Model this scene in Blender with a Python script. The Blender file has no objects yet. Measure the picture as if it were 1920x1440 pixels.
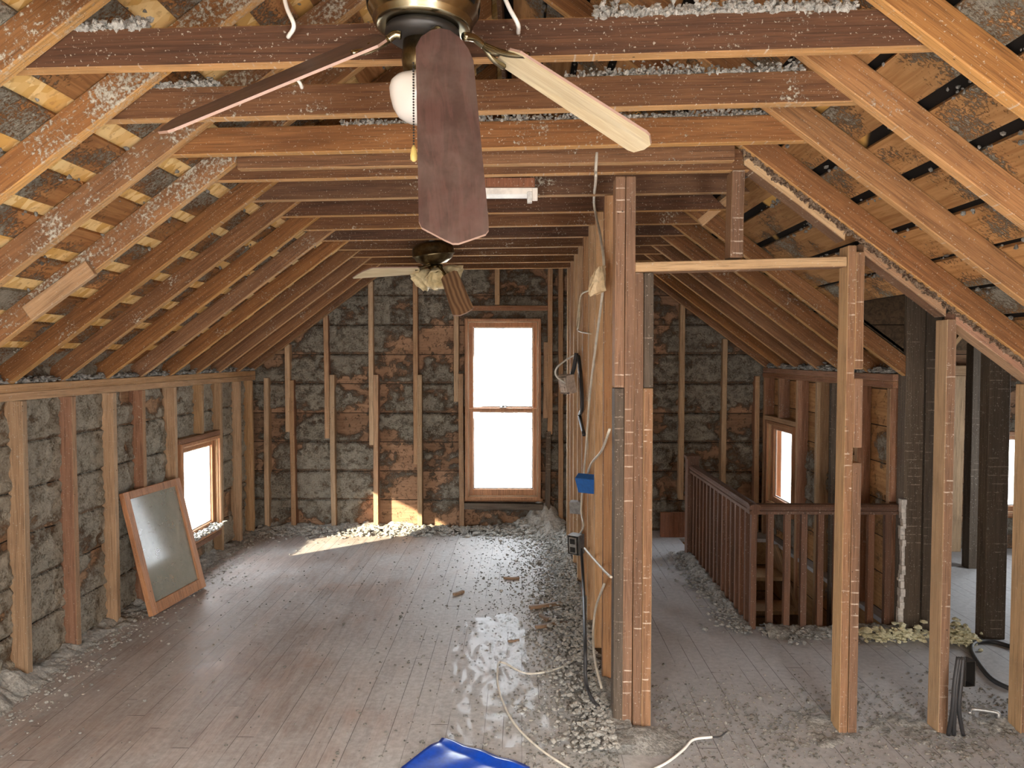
import bpy, bmesh, math, random
import numpy as np
from mathutils import Vector, Matrix, Euler

SC = bpy.context.scene
COL = SC.collection
random.seed(7)
rng = np.random.default_rng(11)

# ------------------------------------------------------------------ camera
F = 1400.0                      # focal length in pixels of a 1920 px wide frame
CAM = Vector((0, 0, 1.62))
ROT = Euler((math.radians(90 - 2.13), 0, math.radians(0.737)), 'XYZ').to_matrix()
cd = bpy.data.cameras.new('camera'); cam = bpy.data.objects.new('camera', cd); COL.objects.link(cam)
cd.sensor_fit = 'HORIZONTAL'; cd.sensor_width = 36; cd.lens = 36 * F / 1920
cd.clip_start = 0.05; cd.clip_end = 300
cam.location = CAM; cam.rotation_euler = ROT.to_euler()
SC.camera = cam
# ------------------------------------------------------------------ light
SC.view_settings.view_transform = 'Standard'; SC.view_settings.look = 'None'
SC.view_settings.gamma = 1; SC.view_settings.use_curve_mapping = False
SC.view_settings.exposure = 0.2
SC.cycles.use_denoising = True
SC.cycles.max_bounces = 10; SC.cycles.diffuse_bounces = 6
SC.cycles.caustics_reflective = False; SC.cycles.caustics_refractive = False
SC.cycles.sample_clamp_indirect = 6
W = bpy.data.worlds.new('sky'); SC.world = W; W.use_nodes = True
W.node_tree.nodes['Background'].inputs[0].default_value = (0.86, 0.93, 1.0, 1)
W.node_tree.nodes['Background'].inputs[1].default_value = 19.0

def sun(direction, strength, angle, color):
    l = bpy.data.lights.new('sun', 'SUN'); l.energy = strength; l.angle = math.radians(angle); l.color = color
    o = bpy.data.objects.new('sun', l); COL.objects.link(o)
    o.rotation_euler = Vector(direction).to_track_quat('-Z', 'Y').to_euler(); o.location = (-10, -10, 8)
sun((0.765, 0.643, -0.36), 28.0, 1.2, (1.0, 0.86, 0.62))

def area(name, loc, direction, sx, sy, energy, color=(1, 1, 1), portal=False):
    l = bpy.data.lights.new(name, 'AREA'); l.shape = 'RECTANGLE'; l.size = sx; l.size_y = sy
    l.energy = energy; l.color = color
    o = bpy.data.objects.new(name, l); COL.objects.link(o)
    o.location = loc; o.rotation_euler = Vector(direction).to_track_quat('-Z', 'Y').to_euler()
    if portal: l.cycles.is_portal = True
    return o
# added fill lamps behind the camera and in the side wing, without window openings
for nm, x in (('left', -1.2), ('right', 0.9)):
    l = area('fill_front_high_' + nm, (x, -1.4, 2.1), (0.0, 0.28, -0.96), 1.0, 1.0, 190, (1.0, 0.97, 0.93))
    l.data.spread = math.radians(115)
for nm, x, dx, e in (('left', -1.2, 0.4, 85), ('right', 1.4, -0.75, 125)):
    area('fill_front_low_' + nm, (x, -1.85, 0.95), (dx, 1.0, -0.16), 0.8, 1.3, e, (1.0, 0.97, 0.93))
area('fill_wing_side', (4.58, 4.7, 0.95), (-1, -0.1, -0.08), 1.1, 0.9, 40, (0.93, 0.97, 1.0))
# sky portals in the window openings the camera sees
area('portal_gable', (-0.17, 7.02, 1.12), (0, -1, 0), 0.66, 1.62, 1, portal=True)
area('portal_left', (-2.62, 5.7, 0.6), (1, 0, 0), 0.7, 0.74, 1, portal=True)
area('portal_right', (2.38, 6.42, 0.66), (-1, 0, 0), 0.6, 0.72, 1, portal=True)
area('portal_wing', (4.25, 6.38, 0.64), (0, -1, 0), 0.5, 0.7, 1, portal=True)

# ------------------------------------------------------------------ pixel helpers (a pixel + a real distance -> a place)
def ray(px, py): return ROT @ Vector((px - 960, -(py - 720), -F))
def at(px, py, Y): d = ray(px, py); return CAM + d * (Y / d.y)
def atx(px, py, X): d = ray(px, py); return CAM + d * (X / d.x)
def fl(px, py, z=0.0): d = ray(px, py); return CAM + d * ((z - CAM.z) / d.z)

# ------------------------------------------------------------------ node helpers
class N:
    def __init__(s, name):
        s.m = bpy.data.materials.new(name); s.m.use_nodes = True
        s.t = s.m.node_tree; s.n = s.t.nodes; s.l = s.t.links
        s.b = s.n['Principled BSDF']; s.out = s.n['Material Output']
    def node(s, typ, **kw):
        nd = s.n.new(typ)
        for k, v in kw.items(): setattr(nd, k, v)
        return nd
    def put(s, sock, v):
        if isinstance(v, bpy.types.NodeSocket): s.l.new(v, sock)
        elif isinstance(v, (tuple, list)) and len(v) == 3 and sock.type == 'RGBA': sock.default_value = (*v, 1)
        else: sock.default_value = v
    def math(s, op, a, b=0.0, c=None, clamp=False):
        nd = s.node('ShaderNodeMath', operation=op, use_clamp=clamp)
        s.put(nd.inputs[0], a); s.put(nd.inputs[1], b)
        if c is not None: s.put(nd.inputs[2], c)
        return nd.outputs[0]
    def vmath(s, op, a, b):
        nd = s.node('ShaderNodeVectorMath', operation=op); s.put(nd.inputs[0], a); s.put(nd.inputs[1], b); return nd.outputs[0]
    def mix(s, f, a, b, mode='MIX'):
        nd = s.node('ShaderNodeMix', data_type='RGBA', blend_type=mode, clamp_factor=True)
        s.put(nd.inputs[0], f); s.put(nd.inputs[6], a); s.put(nd.inputs[7], b); return nd.outputs[2]
    def noise(s, vec, scale, detail=4, rough=0.55, dist=0.0):
        nd = s.node('ShaderNodeTexNoise'); s.put(nd.inputs['Vector'], vec); nd.inputs['Scale'].default_value = scale
        nd.inputs['Detail'].default_value = detail; nd.inputs['Roughness'].default_value = rough; nd.inputs['Distortion'].default_value = dist
        return nd.outputs[0]
    def step(s, v, lo, hi):
        nd = s.node('ShaderNodeMapRange', interpolation_type='SMOOTHSTEP'); s.put(nd.inputs[0], v)
        nd.inputs[1].default_value = lo; nd.inputs[2].default_value = hi; return nd.outputs[0]
    def sep(s, v):
        nd = s.node('ShaderNodeSeparateXYZ'); s.put(nd.inputs[0], v); return nd.outputs
    def comb(s, x=0.0, y=0.0, z=0.0):
        nd = s.node('ShaderNodeCombineXYZ'); s.put(nd.inputs[0], x); s.put(nd.inputs[1], y); s.put(nd.inputs[2], z); return nd.outputs[0]
    def bump(s, h, strength=0.4, dist=0.01):
        nd = s.node('ShaderNodeBump'); nd.inputs['Strength'].default_value = strength; nd.inputs['Distance'].default_value = dist
        s.put(nd.inputs['Height'], h); s.l.new(nd.outputs[0], s.b.inputs['Normal'])
    def white(s, v):
        nd = s.node('ShaderNodeTexWhiteNoise', noise_dimensions='3D'); s.put(nd.inputs['Vector'], v); return nd.outputs[0]
    def done(s, col, rough=0.8, spec=0.3, metal=0.0):
        s.put(s.b.inputs['Base Color'], col); s.put(s.b.inputs['Roughness'], rough)
        s.put(s.b.inputs['Specular IOR Level'], spec); s.put(s.b.inputs['Metallic'], metal); return s.m

GREY = (0.55, 0.525, 0.44)       # settled cellulose insulation
GREY2 = (0.29, 0.268, 0.21)
MATS = {}
def wood(name, side, side2, face, fluff=0.12, lath=0.7, rough=0.75):
    """sawn lumber: grain along local Z; the narrow faces (local +-Y) were under lath and plaster"""
    s = N(name); tc = s.node('ShaderNodeTexCoord'); oi = s.node('ShaderNodeObjectInfo')
    rnd = oi.outputs['Random']
    vec = s.vmath('ADD', tc.outputs['Object'], s.comb(s.math('MULTIPLY', rnd, 13.0), s.math('MULTIPLY', rnd, 29.0), s.math('MULTIPLY', rnd, 57.0)))
    g1 = s.noise(s.vmath('MULTIPLY', vec, (16, 16, 0.9)), 2.2, 5, 0.6, 1.4)
    g2 = s.noise(s.vmath('MULTIPLY', vec, (90, 90, 3.0)), 2.0, 3, 0.6)
    blot = s.noise(vec, 4.0, 4, 0.6)
    col = s.mix(s.step(g1, 0.32, 0.68), side, side2)
    fcol = s.mix(s.step(g1, 0.3, 0.7), face, tuple(c * 0.72 for c in face))
    ny = s.math('ABSOLUTE', s.sep(tc.outputs['Normal'])[1])
    fm = s.step(ny, 0.6, 0.8)
    z = s.sep(vec)[2]
    fr = s.math('FRACT', s.math('MULTIPLY', s.math('ADD', z, s.math('MULTIPLY', s.noise(vec, 30, 1), 0.006)), 1 / 0.049))
    st = s.math('MULTIPLY', s.step(fr, 0.14, 0.06), s.math('MULTIPLY', s.step(s.noise(vec, 5, 3), 0.50, 0.60), s.step(s.noise(vec, 30, 2), 0.40, 0.52)))
    st = s.math('MULTIPLY', st, lath)
    fcol = s.mix(st, fcol, (0.58, 0.48, 0.38))
    vo = s.node('ShaderNodeTexVoronoi'); s.put(vo.inputs['Vector'], vec); vo.inputs['Scale'].default_value = 22
    hole = s.math('MULTIPLY', s.step(vo.outputs['Distance'], 0.10, 0.06), s.step(s.noise(vec, 17, 1), 0.5, 0.55))
    fcol = s.mix(s.math('MULTIPLY', hole, 0.8), fcol, (0.03, 0.02, 0.015))
    col = s.mix(fm, col, fcol)
    col = s.mix(s.math('MULTIPLY', s.step(g2, 0.50, 0.70), 0.6), col, s.mix(0.62, col, (0.02, 0.012, 0.008)))
    col = s.mix(s.math('MULTIPLY', s.step(blot, 0.5, 0.75), 0.4), col, s.mix(0.55, col, (0.06, 0.03, 0.02)))
    gr = s.noise(s.vmath('MULTIPLY', vec, (34, 34, 0.8)), 2.4, 4, 0.65, 2.2)
    col = s.mix(s.math('MULTIPLY', s.step(gr, 0.54, 0.66), 0.42), col, s.mix(0.7, col, (0.02, 0.010, 0.006)))
    hsv = s.node('ShaderNodeHueSaturation'); s.put(hsv.inputs['Color'], col)
    s.put(hsv.inputs['Value'], s.math('ADD', s.math('MULTIPLY', rnd, 0.4), 0.8)); s.put(hsv.inputs['Saturation'], s.math('ADD', s.math('MULTIPLY', s.math('FRACT', s.math('MULTIPLY', rnd, 7.3)), 0.15), 0.90))
    col = hsv.outputs[0]
    fine = s.noise(vec, 75, 4, 0.7)
    fl_m = s.math('ADD', s.math('MULTIPLY', s.noise(vec, 4.2, 5, 0.68), 0.5), s.math('MULTIPLY', fine, 0.5))
    th = 0.66 - fluff * 0.42
    fm2 = s.math('MULTIPLY', s.step(fl_m, th - 0.03, th + 0.06), s.math('SUBTRACT', 1.0, s.math('MULTIPLY', fm, 0.6)))
    col = s.mix(fm2, col, s.mix(s.step(fine, 0.35, 0.65), GREY2, GREY))
    spk = s.math('MULTIPLY', s.step(s.noise(vec, 130, 2, 0.5), 0.66, 0.72), 0.5)
    col = s.mix(spk, col, GREY)
    s.bump(s.math('ADD', s.math('MULTIPLY', g2, 0.25), s.math('MULTIPLY', fm2, s.math('ADD', 0.5, fine))), 0.5, 0.012)
    MATS[name] = s.done(col, rough, 0.25); return s.m

wood('rafter_wood', (0.155, 0.066, 0.024), (0.25, 0.115, 0.043), (0.60, 0.34, 0.13), 0.12, 0.8)
wood('rafter_wood_dusty', (0.19, 0.088, 0.036), (0.28, 0.135, 0.055), (0.60, 0.35, 0.14), 0.30, 0.7)
wood('rafter_wood_bright', (0.215, 0.10, 0.036), (0.33, 0.16, 0.058), (0.60, 0.33, 0.13), 0.10, 0.8)
wood('tie_wood', (0.105, 0.047, 0.021), (0.165, 0.078, 0.034), (0.60, 0.35, 0.15), 0.14, 0.8)
wood('tie_dark', (0.058, 0.027, 0.015), (0.100, 0.047, 0.024), (0.55, 0.31, 0.13), 0.08, 0.9)
wood('stud_wood', (0.36, 0.215, 0.11), (0.46, 0.295, 0.16), (0.52, 0.35, 0.20), 0.10, 0.2)
wood('stud_red', (0.23, 0.115, 0.065), (0.33, 0.17, 0.10), (0.44, 0.27, 0.15), 0.10, 0.2)
wood('post_wood', (0.44, 0.285, 0.145), (0.53, 0.355, 0.19), (0.255, 0.140, 0.076), 0.02, 0.9)
wood('post_red', (0.38, 0.21, 0.11), (0.36, 0.22, 0.12), (0.235, 0.128, 0.072), 0.02, 0.9)
wood('old_wood', (0.085, 0.066, 0.05), (0.15, 0.118, 0.088), (0.115, 0.088, 0.064), 0.06, 0.35)
wood('rail_wood', (0.13, 0.062, 0.036), (0.18, 0.09, 0.052), (0.16, 0.078, 0.045), 0.0, 0.0, 0.5)
wood('frame_wood', (0.42, 0.19, 0.085), (0.52, 0.26, 0.12), (0.50, 0.24, 0.11), 0.0, 0.0, 0.45)
wood('stick_wood', (0.22, 0.14, 0.085), (0.34, 0.23, 0.15), (0.30, 0.2, 0.13), 0.1, 0.0)
wood('plank_red', (0.22, 0.085, 0.04), (0.30, 0.12, 0.055), (0.3, 0.12, 0.06), 0.02, 0.0, 0.55)

def boards(name, c1, c2, axis_across, axis_along, width, residue=None, attr=False, gap=0.006, length=2.4, gk=1.0):
    """wall or roof boards with individual tones; cellulose residue from noise or a mesh attribute"""
    s = N(name); tc = s.node('ShaderNodeTexCoord'); v = tc.outputs['Object']; x = s.sep(v)
    a = s.math('DIVIDE', x[axis_across], width); i = s.math('FLOOR', a); fr = s.math('FRACT', a)
    off = s.math('MULTIPLY', s.white(s.comb(i, 3.1, 0.7)), length)
    j = s.math('FLOOR', s.math('DIVIDE', s.math('ADD', x[axis_along], off), length))
    idn = s.white(s.comb(i, j, 1.7))
    st = [1.0, 1.0, 1.0]; st = [22, 22, 22]; st[axis_along] = 1.6
    g = s.noise(s.vmath('MULTIPLY', s.vmath('ADD', v, s.comb(s.math('MULTIPLY', idn, 31), s.math('MULTIPLY', idn, 17), idn)), tuple(st)), 1.6, 5, 0.62, 1.2)
    col = s.mix(s.step(g, 0.3, 0.7), c1, c2)
    hsv = s.node('ShaderNodeHueSaturation'); s.put(hsv.inputs['Color'], col)
    s.put(hsv.inputs['Value'], s.math('ADD', s.math('MULTIPLY', idn, 0.5), 0.72)); col = hsv.outputs[0]
    seam = s.math('LESS_THAN', fr, gap / width)
    col = s.mix(seam, col, (0.012, 0.009, 0.007))
    fine = s.noise(v, 80, 5, 0.75); mid = s.noise(v, 16, 4, 0.65)
    gc = s.mix(s.step(s.math('ADD', s.math('MULTIPLY', fine, 0.6), s.math('MULTIPLY', mid, 0.4)), 0.36, 0.62), tuple(c * gk for c in GREY2), tuple(c * gk for c in GREY))
    if attr:
        at_ = s.node('ShaderNodeAttribute'); at_.attribute_name = 'residue'
        m = s.math('MULTIPLY', s.step(s.math('ADD', at_.outputs['Fac'], s.math('MULTIPLY', s.math('SUBTRACT', s.math('ADD', s.math('MULTIPLY', fine, 0.55), s.math('MULTIPLY', mid, 0.45)), 0.5), 3.6)), 0.15, 0.95), 0.85)
    else:
        m = s.step(s.math('ADD', s.math('MULTIPLY', s.noise(v, 2.3, 4, 0.6), 0.65), s.math('MULTIPLY', fine, 0.35)), 0.62 - residue * 0.3, 0.68 - residue * 0.3)
    col = s.mix(m, col, gc)
    s.bump(s.math('ADD', s.math('MULTIPLY', m, s.math('ADD', fine, 0.4)), s.math('MULTIPLY', s.math('SUBTRACT', 1.0, seam), 0.4)), 1.0, 0.03)
    MATS[name] = s.done(col, 0.88, 0.15); return s.m
boards('wall_boards_back', (0.235, 0.14, 0.085), (0.34, 0.205, 0.125), 2, 0, 0.272, attr=True, gk=0.88)
boards('wall_boards_left', (0.24, 0.15, 0.09), (0.36, 0.23, 0.14), 2, 1, 0.235, attr=True, gk=1.28)
boards('wall_boards_right', (0.30, 0.155, 0.065), (0.44, 0.25, 0.11), 2, 1, 0.235, attr=True)
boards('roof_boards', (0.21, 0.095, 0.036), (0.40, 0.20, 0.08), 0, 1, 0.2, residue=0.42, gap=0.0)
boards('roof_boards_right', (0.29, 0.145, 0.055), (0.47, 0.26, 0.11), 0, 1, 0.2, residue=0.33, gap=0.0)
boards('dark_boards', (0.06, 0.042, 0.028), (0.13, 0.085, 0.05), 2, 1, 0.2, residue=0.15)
boards('stair_boards', (0.26, 0.15, 0.07), (0.38, 0.23, 0.11), 2, 1, 0.235, residue=0.1)

def osb():
    s = N('oriented_strand_board'); tc = s.node('ShaderNodeTexCoord')
    vo = s.node('ShaderNodeTexVoronoi'); s.put(vo.inputs['Vector'], s.vmath('MULTIPLY', tc.outputs['Object'], (14, 34, 1))); vo.inputs['Scale'].default_value = 1.0
    c = s.mix(s.step(s.sep(vo.outputs['Color'])[0], 0.1, 0.9), (0.66, 0.40, 0.12), (0.92, 0.70, 0.34))
    c = s.mix(s.math('MULTIPLY', s.step(s.noise(tc.outputs['Object'], 40, 4), 0.55, 0.7), 0.5), c, (0.35, 0.17, 0.05))
    MATS['osb'] = s.done(c, 0.6, 0.3)
osb()
def felt():
    s = N('roofing_felt'); tc = s.node('ShaderNodeTexCoord'); v = tc.outputs['Object']
    c = s.mix(s.step(s.noise(v, 1.1, 2), 0.58, 0.60), (0.012, 0.010, 0.009), (0.60, 0.36, 0.11))
    MATS['felt'] = s.done(c, 0.9, 0.1)
felt()
def cellulose(name, a, b):
    s = N(name); tc = s.node('ShaderNodeTexCoord'); v = tc.outputs['Object']
    f = s.noise(v, 60, 5, 0.7); g = s.noise(v, 11, 3, 0.6)
    c = s.mix(s.step(f, 0.35, 0.65), a, b); c = s.mix(s.math('MULTIPLY', s.step(g, 0.4, 0.7), 0.35), c, tuple(x * 0.6 for x in a))
    s.bump(f, 0.9, 0.015); MATS[name] = s.done(c, 0.95, 0.05)
cellulose('cellulose', (0.34, 0.332, 0.305), (0.58, 0.572, 0.53))
cellulose('cellulose_dark', (0.23, 0.225, 0.21), (0.44, 0.435, 0.41))
cellulose('crumb_grey', (0.17, 0.165, 0.15), (0.36, 0.35, 0.32))
cellulose('yellow_batt', (0.60, 0.56, 0.36), (0.88, 0.84, 0.60))

def floor_mat():
    s = N('dusty_floorboards'); tc = s.node('ShaderNodeTexCoord'); v = tc.outputs['Object']; x = s.sep(v)
    w = 0.081
    a = s.math('DIVIDE', x[0], w); i = s.math('FLOOR', a); fr = s.math('FRACT', a)
    off = s.math('MULTIPLY', s.white(s.comb(i, 1.3, 2.2)), 2.1)
    jj = s.math('DIVIDE', s.math('ADD', x[1], off), 2.1); j = s.math('FLOOR', jj)
    idn = s.white(s.comb(i, j, 5.0))
    g = s.noise(s.vmath('MULTIPLY', s.vmath('ADD', v, s.comb(s.math('MULTIPLY', idn, 9), s.math('MULTIPLY', idn, 31), 0.0)), (26, 2.2, 1)), 2.0, 6, 0.65, 1.6)
    base = s.mix(s.step(g, 0.3, 0.7), (0.25, 0.19, 0.165), (0.40, 0.33, 0.29))
    hsv = s.node('ShaderNodeHueSaturation'); s.put(hsv.inputs['Color'], base); s.put(hsv.inputs['Value'], s.math('ADD', s.math('MULTIPLY', idn, 0.4), 0.8)); base = hsv.outputs[0]
    red = s.math('MULTIPLY', s.step(s.noise(v, 1.7, 4, 0.6), 0.52, 0.66), 0.5)
    base = s.mix(red, base, (0.40, 0.27, 0.21))
    # settled dust lies thicker towards the stud partition and the far wall and right across the stair side
    px = s.step(x[0], -1.5, 0.5)
    d1 = s.noise(v, 1.4, 5, 0.62); d2 = s.noise(s.vmath('MULTIPLY', v, (9, 1.5, 1)), 2.2, 5, 0.7); d3 = s.noise(v, 34, 4, 0.7)
    dm = s.math('ADD', s.math('ADD', s.math('MULTIPLY', d1, 0.62), s.math('MULTIPLY', d2, 0.35)), s.math('ADD', s.math('MULTIPLY', px, 0.26), s.math('MULTIPLY', d3, 0.14)))
    dust = s.math('MULTIPLY', s.step(dm, 0.36, 0.80), 0.94)
    dcol = s.mix(s.step(d3, 0.35, 0.65), (0.42, 0.42, 0.41), (0.54, 0.54, 0.53))
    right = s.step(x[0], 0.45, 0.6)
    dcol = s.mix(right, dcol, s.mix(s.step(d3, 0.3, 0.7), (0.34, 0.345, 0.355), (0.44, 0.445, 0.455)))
    col = s.mix(dust, base, dcol)
    seam = s.math('MAXIMUM', s.math('LESS_THAN', fr, 0.035), s.math('LESS_THAN', s.math('FRACT', jj), 0.0022))
    col = s.mix(s.math('MULTIPLY', seam, s.math('MULTIPLY', s.step(s.noise(s.vmath('MULTIPLY', v, (12, 1.2, 1)), 1.0, 3), 0.44, 0.56), 0.85)), col, (0.05, 0.035, 0.03))
    rough = s.math('ADD', 0.30, s.math('MULTIPLY', dust, 0.38)); rough = s.math('ADD', rough, s.math('MULTIPLY', d3, 0.12))
    s.bump(s.math('ADD', s.math('MULTIPLY', s.math('SUBTRACT', 1.0, seam), 0.5), s.math('MULTIPLY', g, 0.3)), 0.35, 0.004)
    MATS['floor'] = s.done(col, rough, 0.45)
floor_mat()

def plain(name, col, rough=0.5, metal=0.0, spec=0.5, var=0.0, vscale=20, trans=0.0):
    s = N(name); tc = s.node('ShaderNodeTexCoord')
    c = col
    if var:
        n = s.noise(tc.outputs['Object'], vscale, 5, 0.65)
        c = s.mix(s.step(n, 0.35, 0.68), col, tuple(max(0, k * (1 - var)) for k in col))
    s.done(c, rough, spec, metal)
    MATS[name] = s.m; return s.m
plain('brass_dark', (0.36, 0.32, 0.215), 0.22, 1.0, 0.5, 0.35, 8)
plain('brass_old', (0.23, 0.18, 0.10), 0.35, 1.0, 0.5, 0.5, 30)
plain('black_plastic', (0.02, 0.018, 0.016), 0.45)
plain('black_cable', (0.03, 0.03, 0.032), 0.55)
plain('white_cable', (0.72, 0.68, 0.58), 0.55, 0, 0.4, 0.2, 30)
plain('clean_white_cable', (0.86, 0.85, 0.80), 0.45)
plain('yellow_cable', (0.62, 0.52, 0.36), 0.6, 0, 0.3, 0.3, 40)
plain('globe_glass', (0.86, 0.85, 0.82), 0.2)
plain('amber_glass', (0.78, 0.66, 0.40), 0.25, 0, 0.5, 0.35, 30)
plain('fixture_white', (0.90, 0.86, 0.78), 0.4, 0, 0.5, 0.25, 18)
plain('steel_box', (0.42, 0.42, 0.41), 0.45, 0.7, 0.5, 0.4, 40)
plain('device_ivory', (0.60, 0.50, 0.42), 0.5, 0, 0.4, 0.4, 40)
plain('blue_box', (0.02, 0.14, 0.50), 0.42, 0, 0.5, 0.25, 60)
plain('blue_plastic', (0.006, 0.075, 0.56), 0.28, 0, 0.6, 0.25, 40)
plain('pull_wood', (0.75, 0.63, 0.22), 0.4)
plain('plaster', (0.62, 0.58, 0.53), 0.9, 0, 0.2, 0.4, 40)
plain('paper_scrap', (0.66, 0.52, 0.33), 0.9, 0, 0.1, 0.4, 30)
plain('putty_white', (0.75, 0.75, 0.72), 0.7, 0, 0.2, 0.3, 40)
plain('snow_ground', (0.62, 0.60, 0.57), 0.95, 0, 0.1, 0.2, 0.6)
plain('bark', (0.12, 0.135, 0.155), 0.9, 0, 0.1)
plain('roof_dark', (0.02, 0.017, 0.014), 0.95, 0, 0.1)

def blade_mats():
    s = N('blade_dark_dusty'); tc = s.node('ShaderNodeTexCoord'); v = tc.outputs['Object']
    g = s.noise(s.vmath('MULTIPLY', v, (22, 22, 3)), 2.0, 5, 0.65, 1.2); d = s.noise(v, 6, 5, 0.65)
    c = s.mix(s.step(g, 0.42, 0.6), (0.035, 0.014, 0.014), (0.075, 0.032, 0.030))
    dm = s.math('ADD', s.math('MULTIPLY', s.step(d, 0.36, 0.66), 0.4), 0.2)
    c = s.mix(dm, c, (0.15, 0.115, 0.10))
    MATS['blade_dark'] = s.done(c, s.math('ADD', 0.3, s.math('MULTIPLY', dm, 0.4)), 0.4)
    s = N('blade_pale_maple'); tc = s.node('ShaderNodeTexCoord'); v = tc.outputs['Object']
    g = s.noise(s.vmath('MULTIPLY', v, (34, 34, 2.5)), 2.0, 5, 0.6, 1.0)
    MATS['blade_pale'] = s.done(s.mix(s.step(g, 0.35, 0.65), (0.62, 0.50, 0.30), (0.76, 0.66, 0.45)), 0.4, 0.4)
    s = N('blade_oak'); tc = s.node('ShaderNodeTexCoord'); v = tc.outputs['Object']
    wv = s.node('ShaderNodeTexWave'); wv.wave_type = 'BANDS'; wv.bands_direction = 'X'
    s.put(wv.inputs['Vector'], s.vmath('MULTIPLY', v, (1, 0.3, 0.35))); wv.inputs['Scale'].default_value = 11; wv.inputs['Distortion'].default_value = 5; wv.inputs['Detail'].default_value = 2
    MATS['blade_oak'] = s.done(s.mix(wv.outputs[1], (0.16, 0.085, 0.045), (0.36, 0.22, 0.12)), 0.45, 0.4)
    plain('blade_edge', (0.32, 0.21, 0.165), 0.5)
blade_mats()

def glass(name, dust, tint=(1, 1, 1), dcol=(0.6, 0.6, 0.55), refl=0.06, rough=0.03):
    s = N(name); s.n.remove(s.b)
    tr = s.node('ShaderNodeBsdfTransparent'); tr.inputs[0].default_value = (*tint, 1)
    gl = s.node('ShaderNodeBsdfGlossy'); gl.inputs['Roughness'].default_value = rough
    df = s.node('ShaderNodeBsdfDiffuse'); df.inputs[0].default_value = (*dcol, 1)
    tc = s.node('ShaderNodeTexCoord'); n = s.noise(tc.outputs['Object'], 9, 5, 0.7)
    fr = s.node('ShaderNodeLayerWeight'); fr.inputs[0].default_value = 0.35
    m1 = s.node('ShaderNodeMixShader'); m2 = s.node('ShaderNodeMixShader')
    s.put(m1.inputs[0], s.math('MULTIPLY', s.math('ADD', s.math('MULTIPLY', n, 0.8), 0.6), dust))
    s.l.new(tr.outputs[0], m1.inputs[1]); s.l.new(df.outputs[0], m1.inputs[2])
    s.put(m2.inputs[0], s.math('ADD', s.math('MULTIPLY', fr.outputs['Facing'], refl * 4), refl, clamp=True))
    s.l.new(m1.outputs[0], m2.inputs[1]); s.l.new(gl.outputs[0], m2.inputs[2])
    s.l.new(m2.outputs[0], s.out.inputs[0]); MATS[name] = s.m
glass('pane_glass', 0.02)
glass('dusty_glass', 0.5, dcol=(0.42, 0.42, 0.35), refl=0.014, rough=0.10)
glass('clear_film', 0.05, dcol=(0.45, 0.47, 0.47), refl=0.008, rough=0.18)

# ------------------------------------------------------------------ mesh helpers
def link(name, me, mat, parent=None):
    o = bpy.data.objects.new(name, me); COL.objects.link(o)
    for m in (mat if isinstance(mat, (list, tuple)) else [mat]):
        me.materials.append(MATS[m])
    if parent: o.parent = parent
    return o
def tag(o, label, cat, group=None, kind=None):
    if label: o['label'] = label
    if cat: o['category'] = cat
    if group: o['group'] = group
    if kind: o['kind'] = kind
    return o
def struct(o, label=None): o['kind'] = 'structure'; (label and o.__setitem__('label', label)); return o
def empty(name, loc=(0, 0, 0)):
    o = bpy.data.objects.new(name, None); COL.objects.link(o); o.location = loc; o.empty_display_size = 0.1; return o
def bm_box(bm, x0, x1, y0, y1, z0, z1):
    v = [bm.verts.new(p) for p in ((x0, y0, z0), (x1, y0, z0), (x1, y1, z0), (x0, y1, z0), (x0, y0, z1), (x1, y0, z1), (x1, y1, z1), (x0, y1, z1))]
    for f in ((3, 2, 1, 0), (4, 5, 6, 7), (0, 1, 5, 4), (1, 2, 6, 5), (2, 3, 7, 6), (3, 0, 4, 7)): bm.faces.new([v[i] for i in f])
def bm_mesh(bm, name, bevel=0.0, smooth=False, segs=1):
    if bevel:
        bmesh.ops.bevel(bm, geom=bm.edges[:], offset=bevel, segments=segs, affect='EDGES', profile=0.6)
    bmesh.ops.recalc_face_normals(bm, faces=bm.faces[:])
    me = bpy.data.meshes.new(name); bm.to_mesh(me); bm.free()
    if smooth: me.polygons.foreach_set('use_smooth', [True] * len(me.polygons))
    return me
def box(name, x0, x1, y0, y1, z0, z1, mat, parent=None, bevel=0.002):
    bm = bmesh.new(); bm_box(bm, x0, x1, y0, y1, z0, z1); return link(name, bm_mesh(bm, name, bevel), mat, parent)
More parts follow.
